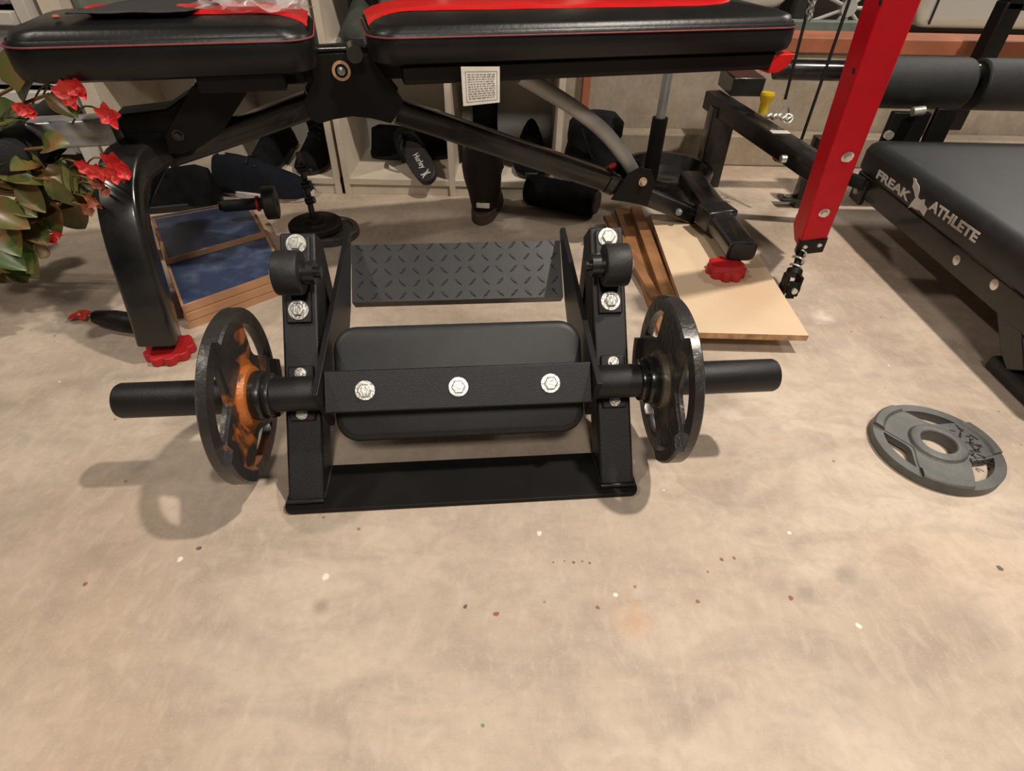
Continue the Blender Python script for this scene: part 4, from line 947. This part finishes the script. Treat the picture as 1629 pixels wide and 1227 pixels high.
# crumpled clear plastic bag
bp2 = thing('plastic_bag', pw(-.135, -.01, .532), 'crumpled clear plastic bag on the red stripe of the bench seat pad', 'bag')
bmesh.ops.create_icosphere(bm, subdivisions=4, radius=1)
for v in bm.verts:
    p = v.co.copy(); k = 1 + .22 * math.sin(p.x * 9 + p.y * 5) * math.sin(p.z * 8 + p.x * 4) + .12 * math.sin(p.y * 17 + p.z * 11)
    q = pw(-.135 + p.x * .085 * k, -.01 + p.y * .06 * k, .533 + max(0, p.z + .25) * .032 * k); v.co = q
mt, nt, b = new_mat('clear_plastic'); b.inputs['Base Color'].default_value = (.9, .88, .86, 1); b.inputs['Roughness'].default_value = .18; b.inputs['Alpha'].default_value = .32; M['plastic'] = mt
b.inputs['Specular IOR Level'].default_value = .9
finish(bm, 'bag_film', mt, bp2, smooth=60, world=True)
bm = bmesh.new(); q = pw(-.415, -.085, 0); bmesh.ops.create_icosphere(bm, subdivisions=2, radius=.006)
for v in bm.verts: v.co = Vector((v.co.x * .8, v.co.y * 1.3, v.co.z * .5)) + Vector((q.x, q.y, .5335))
o = finish(bm, 'dry_leaf_crumb', M['dead'], smooth=60); recenter(o); tag(o, 'orange crumb of dry petal on the black seat pad', 'crumb')

# ================================================================== BEGONIA
pc_ = Vector((-1.30, 1.04, 0))
beg = thing('begonia', pc_, 'red-flowered begonia with bronze green leaves in a grey pot, left edge', 'potted plant')
bm = bmesh.new(); cyl(bm, (pc_.x, pc_.y, 0), (pc_.x, pc_.y, .17), .10, n=40, rings=[(0, .085), (.02, .088), (.85, .115), (.86, .125), (1, .128), (1, .115), (.85, .105)]); finish(bm, 'pot', M['terracotta'], beg, smooth=35, world=True)
bm = bmesh.new(); cyl(bm, (pc_.x, pc_.y, .13), (pc_.x, pc_.y, .155), .106, n=32); finish(bm, 'soil', M['brownsole'], beg, world=True)
rnd = random.Random(11)
def leaf(bm, p, d, up, L, W_, curl=.3):
    d = Vector(d).normalized(); s = d.cross(Vector(up)).normalized(); n_ = s.cross(d).normalized(); n = 8; rows = []
    for i in range(n + 1):
        t = i / n; w = W_ * (math.sin(PI * min(1, t * .86 + .14)) ** .75) * (1 + .07 * math.sin(t * 25)); c = Vector(p) + d * (L * t) - n_ * (L * curl * t * t)
        if i == n: w = W_ * .05
        rows.append([c - s * w * 1.0 + n_ * w * .28, c - s * w * .5 + n_ * w * .06, c - n_ * w * .04, c + s * w * .5 + n_ * w * .06, c + s * w * .85 + n_ * w * .28])
    R = [[bm.verts.new(q) for q in r_] for r_ in rows]
    for a, b in zip(R, R[1:]):
        for j in range(4): bm.faces.new((a[j], a[j + 1], b[j + 1], b[j]))
PY = 1.02
leaf_px = [(40, 170, 1.0, (.3, -.3, .5), .085), (78, 150, .98, (.6, -.2, -.5), .05), (20, 140, .98, (.5, .1, .7), .075), (5, 190, .95, (.2, -.5, .2), .08), (10, 265, .95, (.8, -.4, .1), .085), (45, 285, .98, (.7, -.2, .1), .08),
           (80, 280, .99, (.8, -.1, -.2), .075), (100, 285, 1.0, (.7, .1, -.6), .075), (20, 320, .96, (.5, -.5, -.5), .085), (60, 315, .97, (.4, -.5, -.7), .07), (5, 350, .93, (.4, -.6, -.6), .09), (35, 345, .95, (.6, -.4, -.6), .075),
           (0, 385, .92, (.6, -.3, -.8), .085), (10, 395, .93, (.7, -.5, -.3), .07), (-20, 330, .92, (.8, -.3, -.2), .09), (-30, 250, .95, (.9, -.2, .2), .09), (-20, 200, .97, (.8, -.2, .4), .09), (60, 260, 1.03, (.4, .4, .3), .08), (-40, 380, .9, (.7, -.2, -.4), .09), (20, 235, 1.05, (.6, .2, .5), .07), (90, 320, 1.02, (.3, .1, -.8), .07)]
for k in range(30):
    px, py = rnd.uniform(-30, 110), rnd.uniform(235, 430)
    if px > 60 and py > 350: px -= 60
    leaf_px.append((px - 20, py, rnd.uniform(.92, 1.03), (rnd.uniform(-.2, .9), rnd.uniform(-.6, .2), rnd.uniform(-.9, .4)), rnd.uniform(.05, .075)))
bm = bmesh.new(); stems = []
for px, py, y, d, L in leaf_px:
    p = aty(px, py, y); dv_ = Vector(d); leaf(bm, p, dv_, (rnd.uniform(-.3, .3), -.6, .8), L * rnd.uniform(.75, 1.0), L * rnd.uniform(.34, .44), rnd.uniform(.1, .45)); stems.append(p)
for k in range(26):
    a = rnd.uniform(0, 2 * PI); r = rnd.uniform(.03, .15); p = Vector((pc_.x + math.cos(a) * r - .03, pc_.y + math.sin(a) * r, rnd.uniform(.2, .42)))
    leaf(bm, p, (math.cos(a), math.sin(a), rnd.uniform(-.4, .3)), (0, 0, 1), rnd.uniform(.06, .09), rnd.uniform(.024, .036), .35); stems.append(p)
o = finish(bm, 'foliage', M['leaf'], beg, smooth=60, world=True)
bm = bmesh.new()
for p in stems:
    b0 = Vector((pc_.x + rnd.uniform(-.05, .05), pc_.y + rnd.uniform(-.05, .05), .15)); mid = b0.lerp(p, .5) + Vector((0, 0, .05)); tube(bm, smooth_path([b0, mid, p], 4), .0028, 6)
def bloom(c, sz, dead=False, k=5, name='bloom'):
    bm2 = bmesh.new()
    for i in range(k):
        a = 2 * PI * i / k + rnd.uniform(-.3, .3); d = Vector((math.cos(a), -.5 + rnd.uniform(-.2, .2), math.sin(a)))
        leaf(bm2, c, d, (rnd.uniform(-.2, .2), -1, .1), sz * rnd.uniform(.75, 1.1), sz * rnd.uniform(.36, .46), rnd.uniform(-.3, .2))
    bl = finish(bm2, name, M['dead'] if dead else M['petal'], beg, smooth=60, world=True)
    if dead: bl['label'] = 'withered orange-brown bloom'
    return bl
for px, py, y, sz, dead in ((112, 150, .97, .026, 0), (128, 138, .97, .022, 0), (175, 182, .98, .024, 0), (38, 172, .96, .018, 0), (52, 178, .96, .014, 0), (140, 265, .90, .020, 0), (160, 272, .89, .018, 0), (190, 262, .90, .026, 0), (202, 272, .89, .02, 0), (182, 278, .89, .02, 0), (158, 290, .90, .016, 1), (150, 318, .90, .018, 1), (142, 330, .90, .016, 1), (168, 300, .90, .015, 1), (84, 378, .95, .018, 0), (92, 372, .95, .012, 0)):
    c = aty(px, py, y); bloom(c, sz, bool(dead)); b0 = aty(px - 60, py + 15, 1.0) if px > 100 else Vector((pc_.x, pc_.y, .2)); tube(bm, smooth_path([b0, b0.lerp(c, .5) + Vector((0, 0, .02)), c], 4), .0014, 6)
finish(bm, 'stems', M['stemgreen'], beg, smooth=60, world=True)
for px, py, s in ((64, 400, .016), (62, 366, .012)):
    c = aty(px, py, .95); bm = bmesh.new(); bmesh.ops.create_icosphere(bm, subdivisions=3, radius=1)
    for v in bm.verts: v.co = Vector((v.co.x * s * .9, v.co.y * s * .6, v.co.z * s * (1.25 if v.co.z > 0 else .9))) * (1 + .12 * math.sin(3 * math.atan2(v.co.y, v.co.x))) + c
    finish(bm, 'seed_pod', M['budwhite'], beg, smooth=60, world=True)
c = atz(131, 509, .0)
fb = thing('fallen_bloom', c, 'small red begonia bloom lying on the floor beside the floor peg of the bench', 'flower')
bm = bmesh.new()
for i in range(4):
    a = PI / 4 + PI / 2 * i; leaf(bm, c + Vector((0, 0, .012)), (math.cos(a), math.sin(a) * .8, .15), (0, -.2, 1), .022, .0095, .3)
finish(bm, 'petals', M['petal'], fb, smooth=60, world=True)
bm = bmesh.new(); bmesh.ops.create_icosphere(bm, subdivisions=2, radius=.0035, matrix=Matrix.Translation(c + Vector((0, 0, .013)))); tube(bm, [c + Vector((0, 0, .012)), c + Vector((.02, .01, .004))], .0012, 6); finish(bm, 'stamen', M['yellowc'], fb, smooth=60, world=True)

# ================================================================== BEHIND THE LOW WALL
car = thing('car', (2.9, 3.55, 0), 'silver car parked beyond the low concrete wall at top right', 'car')
YC = 3.5
prof = [(.75, .22), (.72, .50), (.85, .62), (1.35, .72), (1.75, .78), (2.5, 1.15), (3.6, 1.18), (4.5, .85), (4.9, .8), (4.95, .3), (4.55, .22)]
arch = lambda cx: [(cx + .34 * math.cos(a), .30 + .34 * math.sin(a)) for a in [PI * i / 14 for i in range(15)] if .30 + .34 * math.sin(a) > .22]
poly = prof + arch(4.15)[0:] + [(3.6, .22), (2.1, .22)] + arch(1.72)
bm = bmesh.new(); A = [bm.verts.new((x, YC, z)) for x, z in poly]; B = [bm.verts.new((x, YC + 1.7, z)) for x, z in poly]; bm.faces.new(A); bm.faces.new(B)
for i in range(len(poly)): bm.faces.new((A[i], A[(i + 1) % len(poly)], B[(i + 1) % len(poly)], B[i]))
finish(bm, 'car_body', M['carpaint'], car, bevel=.05, seg=4, world=True)
bm = bmesh.new(); prism(bm, [(1.95, .80), (2.55, 1.10), (3.5, 1.12), (4.2, .84)], YC - .004, YC + .01, 'y'); finish(bm, 'side_window', M['glass'], car, world=True)
for gx in (2.14, 3.2):
    bm = bmesh.new(); box(bm, gx, gx + .01, YC - .006, YC, .24, .8); finish(bm, 'door_gap', M['rope'], car, world=True)
for cx in (1.72, 4.15):
    bm = bmesh.new(); ring(bm, (cx, YC + .02, .30), (0, 1, 0), .20, .30, .2, 48); wh = finish(bm, 'tyre', M['rubber'], car, bevel=.02, world=True)
    bm = bmesh.new(); ring(bm, (cx, YC + .03, .30), (0, 1, 0), .185, .205, .15, 48); cyl(bm, (cx, YC + .03, .30), (cx, YC + .08, .30), .04, n=20)
    for i in range(9):
        a = 2 * PI * i / 9; dd2 = Vector((math.cos(a), 0, math.sin(a))); tube(bm, [Vector((cx, YC + .045, .30)) + dd2 * .03, Vector((cx, YC + .045, .30)) + dd2 * .19], .009, 8)
    finish(bm, 'wheel_rim', M['greytube'], wh, smooth=50, world=True)
bm = bmesh.new(); box(bm, .9, 1.36, 2.45, 2.5, 0, .372); o = finish(bm, 'grey_green_panel', M['greengrey'], bevel=.003); recenter(o); tag(o, 'grey-green panel standing just behind the redwood sill, top right', 'panel')
